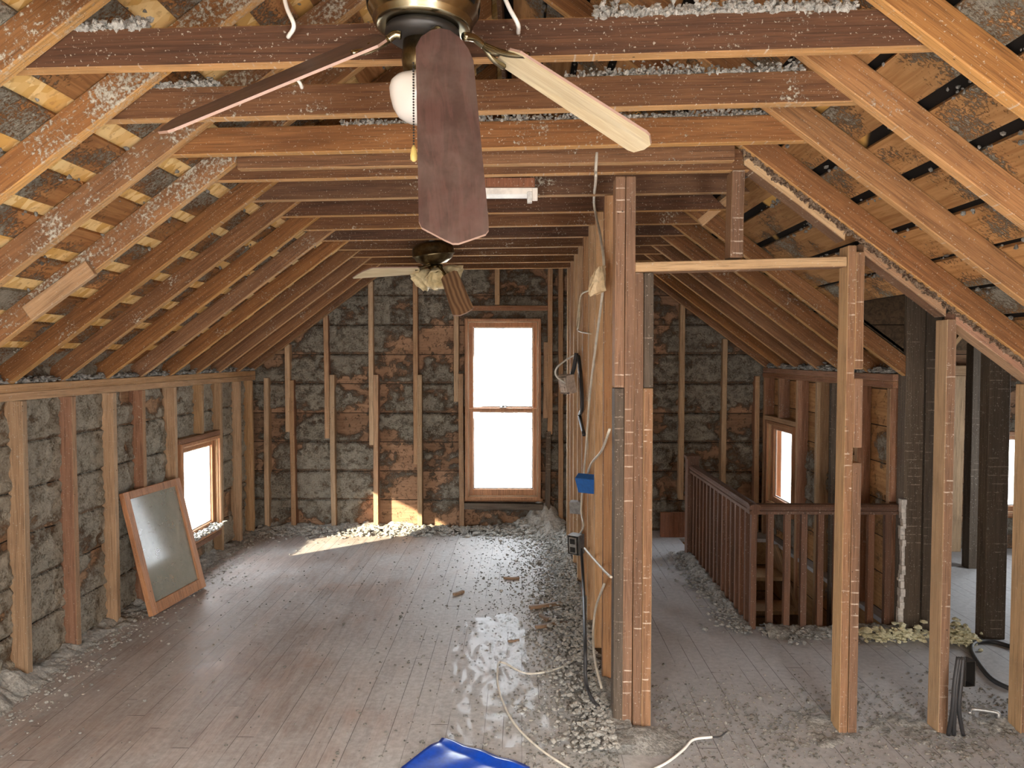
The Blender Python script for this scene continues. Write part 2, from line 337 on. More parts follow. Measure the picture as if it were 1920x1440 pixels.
def beam(name, p0, p1, ydir, w, d, mat, parent=None, shear=(0, 0), wob=0.0025, bevel=0.003):
    """a sawn timber from p0 to p1 (centre line); d is its depth along ydir, w its thickness"""
    p0 = Vector(p0); p1 = Vector(p1); z = (p1 - p0); L = z.length; z.normalize()
    y = Vector(ydir); y = (y - z * y.dot(z)).normalized(); x = y.cross(z)
    n = max(2, int(L / 0.35)); bm = bmesh.new(); rows = []
    ph = random.random() * 6; a1 = random.uniform(-1, 1) * wob; a2 = random.uniform(-1, 1) * wob
    for i in range(n + 1):
        t = i / n; ox = math.sin(t * 3.1 + ph) * a1 * 2; oy = math.sin(t * 4 + ph * 2) * a2
        row = []
        for sx, sy in ((-1, -1), (1, -1), (1, 1), (-1, 1)):
            yy = sy * d / 2
            zz = t * L + yy * (shear[0] * (1 - t) + shear[1] * t)
            row.append(bm.verts.new((sx * w / 2 + ox + random.uniform(-1, 1) * wob * 0.3, yy + oy + random.uniform(-1, 1) * wob * 0.3, zz)))
        rows.append(row)
    for i in range(n):
        for k in range(4): bm.faces.new((rows[i][k], rows[i][(k + 1) % 4], rows[i + 1][(k + 1) % 4], rows[i + 1][k]))
    bm.faces.new(rows[0][::-1]); bm.faces.new(rows[-1])
    es = [e for e in bm.edges if len(e.link_faces) == 2 and e.link_faces[0].normal.length >= 0]
    bmesh.ops.recalc_face_normals(bm, faces=bm.faces[:])
    es = [e for e in bm.edges if e.calc_face_angle(0) > 0.9]
    bmesh.ops.bevel(bm, geom=es, offset=bevel, segments=1, affect='EDGES')
    o = link(name, bm_mesh(bm, name), mat, parent)
    M = Matrix((x, y, z)).transposed().to_4x4(); M.translation = p0
    if parent: o.matrix_parent_inverse = parent.matrix_world.inverted()
    o.matrix_world = M
    return o
def thing_beam(name, label, cat, group, *a, **k): return tag(beam(name, *a, **k), label, cat, group, 'thing')
def tube(name, pts, r, mat, parent=None, smooth=True):
    P = [Vector(p) for p in pts]
    if smooth and len(P) > 2:
        Q = []; E = [P[0] * 2 - P[1]] + P + [P[-1] * 2 - P[-2]]
        for i in range(1, len(E) - 2):
            a, b, c, d = E[i - 1:i + 3]
            for k in range(7):
                t = k / 7; Q.append(0.5 * ((2 * b) + (c - a) * t + (2 * a - 5 * b + 4 * c - d) * t * t + (3 * b - a - 3 * c + d) * t ** 3))
        Q.append(P[-1]); P = Q
    n = 8; bm = bmesh.new(); rings = []; t0 = (P[1] - P[0]).normalized(); x = t0.orthogonal().normalized()
    for i, p in enumerate(P):
        t = (P[min(i + 1, len(P) - 1)] - P[max(i - 1, 0)])
        t = t.normalized() if t.length > 1e-9 else t0
        x = (x - t * x.dot(t)).normalized(); y = t.cross(x)
        rings.append([bm.verts.new(p + (x * math.cos(2 * math.pi * k / n) + y * math.sin(2 * math.pi * k / n)) * r) for k in range(n)])
    for a, b in zip(rings, rings[1:]):
        for k in range(n): bm.faces.new((a[k], a[(k + 1) % n], b[(k + 1) % n], b[k]))
    bm.faces.new(rings[0][::-1]); bm.faces.new(rings[-1])
    return link(name, bm_mesh(bm, name, 0, True), mat, parent)
def lathe(prof, n=40, rot=None):
    bm = bmesh.new(); rings = []
    for r, z in prof:
        rings.append([bm.verts.new((r * math.cos(2 * math.pi * k / n), r * math.sin(2 * math.pi * k / n), z)) for k in range(n)])
    for a, b in zip(rings, rings[1:]):
        for k in range(n): bm.faces.new((a[k], a[(k + 1) % n], b[(k + 1) % n], b[k]))
    bm.faces.new(rings[0][::-1]); bm.faces.new(rings[-1])
    if rot is not None: bmesh.ops.transform(bm, matrix=rot, verts=bm.verts[:])
    return bm
ORD = ['first', 'second', 'third', 'fourth', 'fifth', 'sixth', 'seventh', 'eighth', 'ninth', 'tenth', 'eleventh', 'twelfth', 'thirteenth', 'fourteenth', 'fifteenth', 'sixteenth', 'seventeenth']

# vectorised value noise
def vnoise(p, seed=0):
    i = np.floor(p).astype(np.int64); f = p - i; f = f * f * (3 - 2 * f)
    def h(dx, dy, dz):
        n = (i[:, 0] + dx) * 374761393 + (i[:, 1] + dy) * 668265263 + (i[:, 2] + dz) * 1274126177 + seed * 974711
        n = (n ^ (n >> 13)) * 1274126177 & 0xffffffff; n = (n ^ (n >> 16)) & 0xffff
        return n / 65535.0
    r = 0
    for dx in (0, 1):
        for dy in (0, 1):
            for dz in (0, 1):
                w = (f[:, 0] if dx else 1 - f[:, 0]) * (f[:, 1] if dy else 1 - f[:, 1]) * (f[:, 2] if dz else 1 - f[:, 2])
                r = r + w * h(dx, dy, dz)
    return r
def fbm(p, oct=4, seed=0, gain=0.55):
    a = 1; s = 0; t = 0
    for k in range(oct): s = s + a * vnoise(p * 2 ** k, seed + k); t += a; a *= gain
    return s / t
def sstep(x, a, b): t = np.clip((x - a) / (b - a), 0, 1); return t * t * (3 - 2 * t)

def grid_wall(name, u0, u1, v0, v1, step, place, cover, depth, mat, hole=None, keep=None, seed=0, across=0.272):
    nu = int((u1 - u0) / step) + 1; nv = int((v1 - v0) / step) + 1
    U, V = np.meshgrid(np.linspace(u0, u1, nu), np.linspace(v0, v1, nv), indexing='ij'); u = U.ravel(); v = V.ravel()
    p = np.stack([u, v, np.zeros_like(u)], 1)
    R = sstep(fbm(p * np.array([1.9, 2.9, 1]), 5, seed, 0.65) + 0.22 * (fbm(p * 17, 3, seed + 9) - 0.5), 0.56 - cover * 0.32, 0.76 - cover * 0.32)
    seam = np.abs((v / across) % 1.0 - 0.03) < 0.05
    R = np.where(seam, R * 0.45, R)
    lump = fbm(p * np.array([26, 40, 1]), 3, seed + 20)
    disp = R * depth * (0.25 + 1.1 * lump)
    co = place(u, v, disp)
    idx = np.arange(nu * nv).reshape(nu, nv)
    a = idx[:-1, :-1].ravel(); b = idx[1:, :-1].ravel(); c = idx[1:, 1:].ravel(); d = idx[:-1, 1:].ravel()
    um = (u[a] + u[c]) / 2; vm = (v[a] + v[c]) / 2; ok = np.ones(len(a), bool)
    if hole is not None: ok &= ~((um > hole[0]) & (um < hole[1]) & (vm > hole[2]) & (vm < hole[3]))
    if keep is not None: ok &= keep(um, vm)
    faces = np.stack([a, b, c, d], 1)[ok]
    me = bpy.data.meshes.new(name); me.from_pydata(co.tolist(), [], faces.tolist())
    at_ = me.attributes.new('residue', 'FLOAT', 'POINT'); at_.data.foreach_set('value', R.astype(np.float32))
    me.polygons.foreach_set('use_smooth', [True] * len(me.polygons)); me.update()
    return link(name, me, mat)

ICO = None
def lumps(name, pts, sizes, mat, flat=0.6, jit=0.35):
    """many small irregular crumbs in one mesh"""
    global ICO
    if ICO is None:
        bm = bmesh.new(); bmesh.ops.create_icosphere(bm, subdivisions=1, radius=1)
        ICO = (np.array([v.co[:] for v in bm.verts]), np.array([[v.index for v in f.verts] for f in bm.faces])); bm.free()
    V, Fc = ICO; n = len(pts); pts = np.asarray(pts); sizes = np.asarray(sizes)
    sc = sizes[:, None] * rng.uniform(0.55, 1.4, (n, 3)) * np.array([1, 1, flat])
    vv = V[None] * (1 + rng.uniform(-jit, jit, (n, len(V), 1))) * sc[:, None, :]
    ang = rng.uniform(0, 6.28, n); c, s_ = np.cos(ang)[:, None], np.sin(ang)[:, None]
    x = vv[..., 0] * c - vv[..., 1] * s_; y = vv[..., 0] * s_ + vv[..., 1] * c
    vv = np.stack([x, y, vv[..., 2]], -1) + pts[:, None, :]
    ff = Fc[None] + (np.arange(n) * len(V))[:, None, None]
    me = bpy.data.meshes.new(name); me.from_pydata(vv.reshape(-1, 3).tolist(), [], ff.reshape(-1, 3).tolist()); me.update()
    return link(name, me, mat)
def heap(name, x0, x1, y0, y1, step, hfun, mat):
    nx = int((x1 - x0) / step) + 1; ny = int((y1 - y0) / step) + 1
    X, Y = np.meshgrid(np.linspace(x0, x1, nx), np.linspace(y0, y1, ny), indexing='ij'); x = X.ravel(); y = Y.ravel()
    p = np.stack([x, y, 0 * x], 1)
    h = hfun(x, y, fbm(p * 7, 4, 51), fbm(p * 32, 3, 77))
    idx = np.arange(nx * ny).reshape(nx, ny)
    a = idx[:-1, :-1].ravel(); b = idx[1:, :-1].ravel(); c = idx[1:, 1:].ravel(); d = idx[:-1, 1:].ravel()
    q = np.stack([a, b, c, d], 1); q = q[(h[q] > 0.001).any(1)]
    z = np.where(h > 0, h, -0.004)
    me = bpy.data.meshes.new(name); me.from_pydata(np.stack([x, y, z], 1).tolist(), [], q.tolist())
    me.polygons.foreach_set('use_smooth', [True] * len(me.polygons)); me.update()
    return link(name, me, mat)

# ================================================================== the building
TH = math.atan(0.745); CT, ST, TT = math.cos(TH), math.sin(TH), 0.745
RX, RZ = -0.10, 3.245                    # ridge line of the rafters' lower edges
XL, XR, YB = -2.45, 2.20, 6.85           # room faces of the studs: left knee wall, right knee wall, far gable
RD, RW = 0.094, 0.042                    # rafter depth and thickness
def zlow(X): return RZ - TT * abs(X - RX)

# ---- floor with the stair opening
HX0, HX1, HY0, HY1 = 1.40, 2.22, 4.44, 6.60
bm = bmesh.new()
for x0, x1, y0, y1 in ((-2.7, HX0, -2.1, 7.1), (HX0, HX1, -2.1, HY0), (HX0, HX1, HY1, 7.1), (HX1, 4.8, -2.1, 7.1)):
    bm_box(bm, x0, x1, y0, y1, -0.03, 0.0)
struct(link('floor', bm_mesh(bm, 'floor'), 'floor'), 'worn reddish floorboards under grey dust')

# ---- walls
def roofcut(u, v): return v < RZ - TT * np.abs(u - RX) + 0.20
struct(grid_wall('wall_back', -2.62, 2.40, -0.05, 3.5, 0.016, lambda u, v, d: np.stack([u, 6.945 - d, v], 1), 0.62, 0.05, 'wall_boards_back', hole=(-0.50, 0.155, 0.292, 1.955), keep=roofcut, seed=3), 'far gable of planks with grey insulation residue')
struct(grid_wall('wall_left', -2.1, 6.96, -0.05, 1.62, 0.016, lambda u, v, d: np.stack([-2.545 + d, u, v], 1), 0.98, 0.036, 'wall_boards_left', hole=(5.37, 6.03, 0.22, 0.965), seed=15, across=0.235), 'left knee wall of planks with grey insulation residue')
struct(grid_wall('wall_right', 4.40, 6.96, -0.05, 1.64, 0.02, lambda u, v, d: np.stack([2.295 - d, u, v], 1), 0.28, 0.03, 'wall_boards_right', hole=(6.12, 6.74, 0.30, 1.03), seed=33, across=0.235), 'right knee wall of bare planks beside the stairs')
struct(grid_wall('wall_wing', 2.36, 4.8, -0.05, 3.2, 0.03, lambda u, v, d: np.stack([u, 6.30 - d, v], 1), 0.5, 0.03, 'wall_boards_back', hole=(4.01, 4.48, 0.30, 0.98), seed=44), 'far wall of the side wing')
struct(box('wall_front', -2.7, 4.8, -2.12, -2.05, -0.05, 3.6, 'wall_boards_left'))
struct(box('wall_wing_side', 4.72, 4.8, -2.1, 6.4, -0.05, 3.2, 'stair_boards'))
struct(box('wall_right_near', 2.34, 2.40, -2.1, 3.24, -0.05, 1.64, 'stair_boards'))
bm = bmesh.new()                          # boarding that closes the wing against the main roof
bm_box(bm, 2.37, 2.40, 4.42, 6.35, -0.05, 3.2); bm_box(bm, 1.76, 1.80, 3.26, 4.42, 1.98, 3.2); 
for ya, yb in ((3.264, 3.30), (4.40, 4.421)):
    zb = lambda X: zlow(X) + RD / CT + 0.012
    q_ = [bm.verts.new(p) for y_ in (ya, yb) for p in ((1.74, y_, zb(1.74)), (2.44, y_, zb(2.44)), (2.44, y_, 3.2), (1.74, y_, 3.2))]
    for f in ((0, 1, 2, 3), (7, 6, 5, 4), (0, 4, 5, 1), (1, 5, 6, 2), (2, 6, 7, 3), (3, 7, 4, 0)): bm.faces.new([q_[i] for i in f])
bm_box(bm, 2.40, 4.75, 3.0, 3.05, -0.05, 3.2)
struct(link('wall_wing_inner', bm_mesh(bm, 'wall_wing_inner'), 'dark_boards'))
bm = bmesh.new(); bm_box(bm, 1.76, 4.8, 2.98, 6.40, 3.0, 3.05)
q_ = [bm.verts.new(p) for p in ((2.40, 6.34, 1.64), (4.75, 6.34, 1.64), (4.75, 4.42, 3.07), (2.40, 4.42, 3.07), (2.40, 6.34, 1.67), (4.75, 6.34, 1.67), (4.75, 4.42, 3.10), (2.40, 4.42, 3.10))]
for f in ((0, 1, 2, 3), (7, 6, 5, 4), (0, 4, 5, 1), (1, 5, 6, 2), (2, 6, 7, 3), (3, 7, 4, 0)): bm.faces.new([q_[i] for i in f])
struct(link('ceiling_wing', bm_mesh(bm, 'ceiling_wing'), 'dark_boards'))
bm = bmesh.new()                          # stairwell lining below the floor
for b in ((HX1, HX1 + 0.03, HY0 - .03, HY1 + .03, -2.6, -0.031), (HX0 - 0.03, HX0, HY0 - .03, HY1 + .03, -2.6, -0.031), (HX0, HX1, HY0 - 0.03, HY0, -2.6, -0.031), (HX0, HX1, HY1, HY1 + 0.03, -2.6, -0.031), (HX0, HX1, HY0, HY1, -2.63, -2.6)): bm_box(bm, *b)
struct(link('wall_stairwell', bm_mesh(bm, 'wall_stairwell'), 'stair_boards'))

# ---- roof deck: skip boards with gaps, sheet decking above
def deck(name, sgn, parts, mat, sheet, z_off):
    """local x = distance down the slope from the ridge, y = world Y, z = out of the roof"""
    bm = bmesh.new()
    for s0, s1, y0, y1 in parts:
        k = math.floor(s0 / 0.2)
        while k * 0.2 < s1:
            a = max(s0, k * 0.2); b = min(s1, k * 0.2 + (0.128 if sgn < 0 else 0.163) + 0.010 * math.sin(k * 5.1 + sgn))
            y = y0; q = 0
            while y < y1:
                L = 1.2 + 1.5 * abs(math.sin(k * 12.9898 + q * 4.1)); e = min(y1, y + L)
                if b > a: bm_box(bm, a + 0.004 * math.sin(k * 3 + q), b, y, e - 0.006, random.uniform(0, .002), 0.016)
                y = e; q += 1
            k += 1
    o = link(name, bm_mesh(bm, name), mat)
    x = Vector((sgn * CT, 0, -ST)); z = Vector((sgn * ST, 0, CT)); y = Vector((0, 1, 0)) 
    if sgn < 0: pass
    M = Matrix((x, y, z)).transposed().to_4x4(); M.translation = Vector((RX, 0, RZ)) + z * (RD + 0.001)
    o.matrix_world = M; struct(o)
    bm = bmesh.new()
    for s0, s1, y0, y1 in parts: bm_box(bm, s0 - (0.12 if s0 == 0 else 0), s1 + 0.02, y0 - 0.02, y1 + 0.02, 0.0165, 0.03)
    o2 = link(name + '_sheathing', bm_mesh(bm, name), sheet); o2.matrix_world = M; struct(o2)
SL = 2.95 / CT * 0.92
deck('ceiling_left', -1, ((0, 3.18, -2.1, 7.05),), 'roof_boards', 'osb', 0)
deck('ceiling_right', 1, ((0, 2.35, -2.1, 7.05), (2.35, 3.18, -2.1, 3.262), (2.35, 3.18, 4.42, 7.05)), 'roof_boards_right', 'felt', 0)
struct(box('trim_ridge', RX - 0.011, RX + 0.011, -2.05, 6.94, 3.18, 3.40, 'tie_wood'))

# ---- rafters and collar ties
YK = [1.90 + 0.4125 * k for k in range(-2, 12)] + [6.79]
def rafter(Y, side, foot, mat, label, group):
    u = Vector((side * CT, 0, -ST)); n = Vector((side * ST, 0, CT))
    top = Vector((RX + side * 0.013, Y + RW / 2, 0)); top.z = RZ - TT * 0.013
    bot = Vector((foot, Y + RW / 2, zlow(foot)))
    c = n * (RD / 2); sh = -ST / CT
    # plumb cuts at the ridge and at the foot
    return thing_beam('roof_rafter', label, 'rafter', group, bot + c, top + c, n, RW, RD, mat, shear=(TT, TT), wob=0.003)
lm = ['rafter_wood', 'rafter_wood_dusty', 'rafter_wood_dusty', 'rafter_wood_dusty', 'rafter_wood_dusty', 'rafter_wood_dusty'] + ['rafter_wood'] * 9
nv = 0
for k, Y in enumerate(YK):
    if k == 0: continue
    rafter(Y, -1, -2.52, lm[k], 'brown rafter of the left roof slope, %s counting from the camera' % ORD[k - 1] if k < len(YK) - 1 else 'brown rafter of the left roof slope, the one against the far gable', 'rafters of the left roof slope')
nr = 0
for k, Y in enumerate(YK):
    if k == 0 or k in (6, 7): continue
    if k <= 5: m = ('rafter_wood_bright', 'rafter_wood_bright', 'rafter_wood_bright', 'rafter_wood_bright', 'rafter_wood')[k - 1]
    else: m = 'rafter_wood'
    nr += 1
    foot = 2.30 if k != 5 else 2.30
    rafter(Y, 1, foot, m, ('orange brown rafter of the right roof slope, %s counting from the camera' % ORD[nr - 1]) if k <= 5 else ('dark rafter of the right roof slope beyond the doorway wall, %s behind it' % ORD[k - 8] if k < len(YK) - 1 else 'dark rafter of the right roof slope, the one against the far gable'), 'rafters of the right roof slope')
for k, Y in enumerate(YK):
    if k == 0: continue
    tl = 0.048 - 0.030 * (k - 1) / 13
    zl = 2.362 + (0.048 - tl) * 0.2; zr = zl + tl
    xl = RX - (RZ + 0.02 - zl) / TT + 0.02; xr = RX + (RZ + 0.02 - zr) / TT - 0.02
    y = Y + RW + 0.004 + 0.021
    if k == len(YK) - 1: continue
    d = 0.098
    if k == 5: d = 0.09
    thing_beam('collar_tie', 'dark brown collar tie under the roof, %s counting from the camera' % ORD[k - 1], 'roof tie', 'collar ties under the roof',
               (xl, y, zl + d / 2), (xr, y, zr + d / 2), (0, 0, 1), 0.042, d, 'tie_dark' if k in (2, 7, 9) else ('rafter_wood' if k == 4 else 'tie_wood'), shear=(1.0, -1.0))
# sister board in front of the tie over the doorway wall
thing_beam('sister_board', 'reddish board nailed to the front of the tie above the doorway wall', 'board', None,
           (at(455, 300, 3.16).x, 3.113, 2.438), (at(1376, 300, 3.11).x, 3.113, 2.468), (0, 0, 1), 0.042, 0.098, 'rafter_wood')
# scab board on the left slope
def on_rafter(px, py, Y): return at(px, py, Y)
Yr = YK[5]
p0 = at(52, 588, Yr - .02); p1 = at(172, 502, Yr - .02)
thing_beam('scab_board', 'short pale board nailed to the side of a left slope rafter', 'board', None, p0, p1, (-ST, 0, CT), 0.03, 0.07, 'stud_wood')

# ---- left knee wall framing
for i, (z0, z1) in enumerate(((1.402, 1.443), (1.444, 1.486))):
    thing_beam('top_plate', ('lower' if i == 0 else 'upper') + ' board of the doubled plate on the left knee wall', 'wall plate', 'top plates of the left knee wall',
               (-2.495, -2.0, (z0 + z1) / 2), (-2.495, 6.84, (z0 + z1) / 2), (0, 0, 1), 0.09, z1 - z0, 'stud_wood')
LS = [3.25, 3.66, 4.07, 4.48, 4.83, 5.27, 6.075, 6.48, 6.78]
lmats = ['stud_wood', 'stud_wood', 'stud_red', 'stud_wood', 'stud_red', 'stud_wood', 'stud_wood', 'stud_wood', 'stud_wood']
ll = ['', 'pale tan stud of the left knee wall nearest the camera', 'reddish stud of the left knee wall, second from the camera', 'orange tan stud of the left knee wall, third from the camera', 'reddish stud of the left knee wall above the leaning sash',
      'tan stud on the near side of the left window', 'tan stud on the far side of the left window', 'tan stud between left window and corner', 'tan corner stud at the far end of left knee wall']
for Y, m, l in zip(LS, lmats, ll):
    if l == '': l = 'stud of the left knee wall just beside the camera frame'
    if Y == 3.25: continue
    thing_beam('wall_stud', l, 'stud', 'studs of the left knee wall', (-2.495, Y - 0.02, 0), (-2.495, Y - 0.02, 1.401), (1, 0, 0), 0.041, 0.09, m)
thing_beam('cripple_stud', 'short tan stud above the left window', 'stud', None, (-2.495, 5.70, 1.025), (-2.495, 5.70, 1.401), (1, 0, 0), 0.041, 0.09, 'stud_wood')
thing_beam('window_header', 'flat timber across the top of the left window', 'timber', None, (-2.495, 5.295, 1.003), (-2.495, 6.03, 1.003), (0, 0, 1), 0.09, 0.036, 'stud_red')
thing_beam('window_sill_timber', 'flat timber under the left window', 'timber', None, (-2.495, 5.295, 0.185), (-2.495, 6.03, 0.185), (0, 0, 1), 0.09, 0.036, 'stud_red')

# ---- far gable framing
bx = [(-2.36, 0, 1.42, 'low'), (-2.16, 0.92, 1.9, 'up'), (-2.12, 0, 1.40, 'low'), (-1.80, 0.86, 2.0, 'up'), (-1.745, 0, 1.45, 'low'), (-1.385, 0.80, 2.3, 'up'), (-1.345, 0, 1.45, 'low'), (-0.975, 0.62, 2.5, 'up'), (-0.94, 0, 1.45, 'low'), (-0.60, 1.2, 2.7, 'up'), (-0.555, 0, 1.46, 'low')]
gl = ['', 'left end stud', '']
nl = nu = 0
for X, z0, z1, kind in bx:
    if kind == 'low':
        lab = ('lower stud of the far gable, ' + ['in the left corner', 'first out from the left corner', 'second out from the left corner', 'third out from the left corner', 'fourth out from the left corner', 'beside the left edge of the tall window'][nl]); nl += 1
        z1_ = z1
    else:
        lab = ('upper stud lapped on the far gable, ' + ['first out from the left corner', 'second out from the left corner', 'third out from the left corner', 'fourth out from the left corner', 'above the left edge of the tall window'][nu]); nu += 1
        z1_ = zlow(X) + 0.02
    thing_beam('gable_stud', lab, 'stud', 'studs of the far gable', (X, 6.896, z0), (X, 6.896, z1_), (0, 1, 0), 0.045, 0.09, 'stud_wood' if nl % 2 else 'stud_red')
for X, z0, z1, m, lab in ((0.262, 0.9, 2.42, 'stud_red', 'reddish stud right of the tall window'), (0.222, 1.05, 1.75, 'stud_red', 'short block between tall window and its right stud'), (0.245, 0.0, 0.93, 'old_wood', 'dark lower stud right of the tall window'),
                          (0.36, 0, 2.9, 'stud_red', 'dark stud at the far end of the partition'), (-0.22, 2.09, 2.95, 'stud_wood', 'short stud above the tall window'),
                          (1.0, 0, 2.45, 'stud_red', 'gable stud behind the doorway, left of the newel post'), (1.47, 0.3, 2.1, 'stud_wood', 'gable stud rising behind the newel post'), (1.86, 0.0, 1.78, 'stud_wood', 'gable stud left of the small right window'), (2.16, 0, 1.44, 'stud_red', 'gable stud in the far right corner')):
    thing_beam('gable_stud', lab, 'stud', 'studs of the far gable', (X, 6.896, z0), (X, 6.896, z1), (0, 1, 0), 0.045, 0.09, m)
thing_beam('window_header', 'flat timber across the top of the tall gable window', 'timber', None, (-0.60, 6.896, 2.06), (0.24, 6.896, 2.06), (0, 0, 1), 0.09, 0.045, 'stud_red')
thing_beam('window_sill_timber', 'grey rough timber under the tall gable window', 'timber', None, (-0.53, 6.90, 0.235), (0.20, 6.90, 0.225), (0, 0, 1), 0.10, 0.06, 'old_wood')

# ---- right knee wall framing
for i, (z0, z1) in enumerate(((1.43, 1.471), (1.472, 1.513))):
    thing_beam('top_plate', ('lower' if i == 0 else 'upper') + ' board of the doubled plate on the right knee wall', 'wall plate', 'top plates of the right knee wall',
               (2.247, 4.46, (z0 + z1) / 2), (2.247, 6.84, (z0 + z1) / 2), (0, 0, 1), 0.09, z1 - z0, 'stud_red')
for i, (Y, m, lab) in enumerate(((4.50, 'stud_red', 'knee wall stud beside the dark doubled post'), (4.93, 'stud_red', 'dark knee wall stud above the stair rail, first from the dark post'), (5.34, 'old_wood', 'grey knee wall stud above the stair rail, second from the dark post'), (5.60, 'stud_wood', 'tan knee wall stud above the stair rail, third from the dark post'),
                                 (6.00, 'stud_red', 'knee wall stud on the near side of the small right window'), (6.81, 'stud_red', 'knee wall stud on the far side of the small right window'))):
    thing_beam('wall_stud', lab, 'stud', 'studs of the right knee wall', (2.247, Y, -0.9 if 4.6 < Y < 6.5 else 0), (2.247, Y, 1.429), (1, 0, 0), 0.041, 0.09, m)
thing_beam('window_header', 'flat timber across the top of the small right window', 'timber', None, (2.247, 6.03, 1.07), (2.247, 6.78, 1.07), (0, 0, 1), 0.09, 0.04, 'stud_wood')
thing_beam('cripple_stud', 'short stud above the small right window', 'stud', None, (2.247, 6.42, 1.09), (2.247, 6.42, 1.429), (1, 0, 0), 0.041, 0.09, 'stud_red')

# ---- windows
def window(name, M, w, h, sashes, label, lock=False):
    """local x = width, y = outwards, z = height; origin at the middle of the sill"""
    r = empty(name); r.matrix_world = M; struct(r, label)
    def frame(nm, x0, x1, z0, z1, sw, rb, rt, y0, y1, mat, par):
        bm = bmesh.new()
        bm_box(bm, x0, x0 + sw, y0, y1, z0, z1); bm_box(bm, x1 - sw, x1, y0, y1, z0, z1)
        bm_box(bm, x0 + sw, x1 - sw, y0, y1, z0, z0 + rb); bm_box(bm, x0 + sw, x1 - sw, y0, y1, z1 - rt, z1)
        return link(nm, bm_mesh(bm, nm, 0.003), mat, par)
    frame('window_frame', -w / 2, w / 2, 0, h, 0.026, 0.03, 0.026, -0.015, 0.12, 'frame_wood', r)
    frame('stop_bead', -w / 2 + 0.026, w / 2 - 0.026, 0.03, h - 0.026, 0.010, 0.01, 0.010, 0.0, 0.020, 'stud_wood', r)
    for (nm, z0, z1, y0, sw, rb, rt) in sashes:
        x0 = -w / 2 + 0.027; x1 = -x0
        f = frame(nm, x0, x1, z0, z1, sw, rb, rt, y0, y0 + 0.034, 'frame_wood', r)
        bm = bmesh.new(); bm_box(bm, x0 + sw - 0.004, x1 - sw + 0.004, y0 + 0.014, y0 + 0.018, z0 + rb - 0.004, z1 - rt + 0.004)
        link('pane', bm_mesh(bm, 'pane'), 'pane_glass', f)
        bm = bmesh.new(); e = 0.010
        a0, a1, b0, b1 = x0 + sw, x1 - sw, z0 + rb, z1 - rt
        for q in ((a0, a0 + e, b0, b1), (a1 - e, a1, b0, b1), (a0, a1, b0, b0 + e), (a0, a1, b1 - e, b1)): bm_box(bm, q[0], q[1], y0 + 0.019, y0 + 0.027, q[2], q[3])
        link('putty', bm_mesh(bm, 'putty'), 'putty_white', f)
    bm = bmesh.new(); bm_box(bm, -w / 2 - 0.02, w / 2 + 0.02, 0.03, 0.17, -0.02, 0.012)
    link('window_sill', bm_mesh(bm, 'sill', 0.003), 'frame_wood', r)
    if lock:
        bm = bmesh.new(); bm_box(bm, -0.03, 0.03, 0.022, 0.05, lock, lock + 0.008)
        bmesh.ops.create_cone(bm, cap_ends=True, segments=12, radius1=0.014, radius2=0.010, depth=0.016, matrix=Matrix.Translation((0, 0.036, lock + 0.014)))
        bm_box(bm, 0.0, 0.045, 0.028, 0.038, lock + 0.012, lock + 0.02)
        link('sash_lock', bm_mesh(bm, 'lock', 0.001), 'steel_box', r)
    return r
M = Matrix.Translation((-0.172, 6.865, 0.29))
window('window_1', M, 0.70, 1.675, (('upper_sash', 0.82, 1.648, 0.062, 0.046, 0.035, 0.05), ('lower_sash', 0.031, 0.85, 0.024, 0.046, 0.065, 0.035)), 'tall double hung window in the far gable', lock=0.852)
M = Matrix.Translation((-2.47, 5.70, 0.205)) @ Matrix.Rotation(math.radians(90), 4, 'Z')
window('window_2', M, 0.70, 0.775, (('sash', 0.031, 0.748, 0.03, 0.046, 0.05, 0.046),), 'small window low in the left knee wall')
M = Matrix.Translation((2.225, 6.43, 0.285)) @ Matrix.Rotation(math.radians(-90), 4, 'Z')
window('window_3', M, 0.66, 0.76, (('sash', 0.031, 0.733, 0.03, 0.046, 0.05, 0.046),), 'small window low in the right knee wall beyond the stair rail')
M = Matrix.Translation((4.245, 6.235, 0.285))
window('window_4', M, 0.50, 0.71, (('sash', 0.031, 0.683, 0.03, 0.04, 0.05, 0.04),), 'small window in the far wall of the side wing')

# ---- partition along the room
PX0, PX1 = 0.394, 0.478
for i in range(8):
    Y = 3.60 + i * 0.41
    thing_beam('partition_stud', 'stud of the long partition, %s behind its end post' % ORD[i], 'stud', 'studs of the long partition', ((PX0 + PX1) / 2, Y, 0.04), ((PX0 + PX1) / 2, Y, 2.385), (1, 0, 0), 0.041, 0.086, 'stud_wood' if i % 3 else 'post_red')
thing_beam('sole_plate', 'dusty timber along the floor under the long partition', 'wall plate', None, ((PX0 + PX1) / 2, 3.265, 0.02), ((PX0 + PX1) / 2, 6.84, 0.02), (0, 0, 1), 0.088, 0.04, 'old_wood')
# ---- doorway wall across the room, end post of four boards
YC0, YC1 = 3.17, 3.262; YC = (YC0 + YC1) / 2
def cross(X0, X1, z0, z1, mat, lab, nm='post_board', cat='post', g='timbers of the doorway wall', y=YC, dy=0.09):
    return thing_beam(nm, lab, cat, g, ((X0 + X1) / 2, y, z0), ((X0 + X1) / 2, y, z1), (0, 1, 0), X1 - X0 - 0.0015, dy, mat, wob=0.0015)
cross(0.394, 0.436, 1.487, 2.375, 'post_red', 'upper left board of the end post in the middle')
cross(0.394, 0.436, 0.0, 1.484, 'old_wood', 'lower grey left board of the end post in the middle')
cross(0.436, 0.478, 0.0, 2.375, 'post_red', 'full height board, second in the end post')
cross(0.478, 0.517, 0.0, 1.972, 'post_red', 'reddish board under the door header, third in the end post')
cross(0.517, 0.558, 1.487, 1.972, 'old_wood', 'upper dark right board of the end post under the header')
cross(0.517, 0.558, 0.0, 1.484, 'post_wood', 'lower tan right board of the end post')
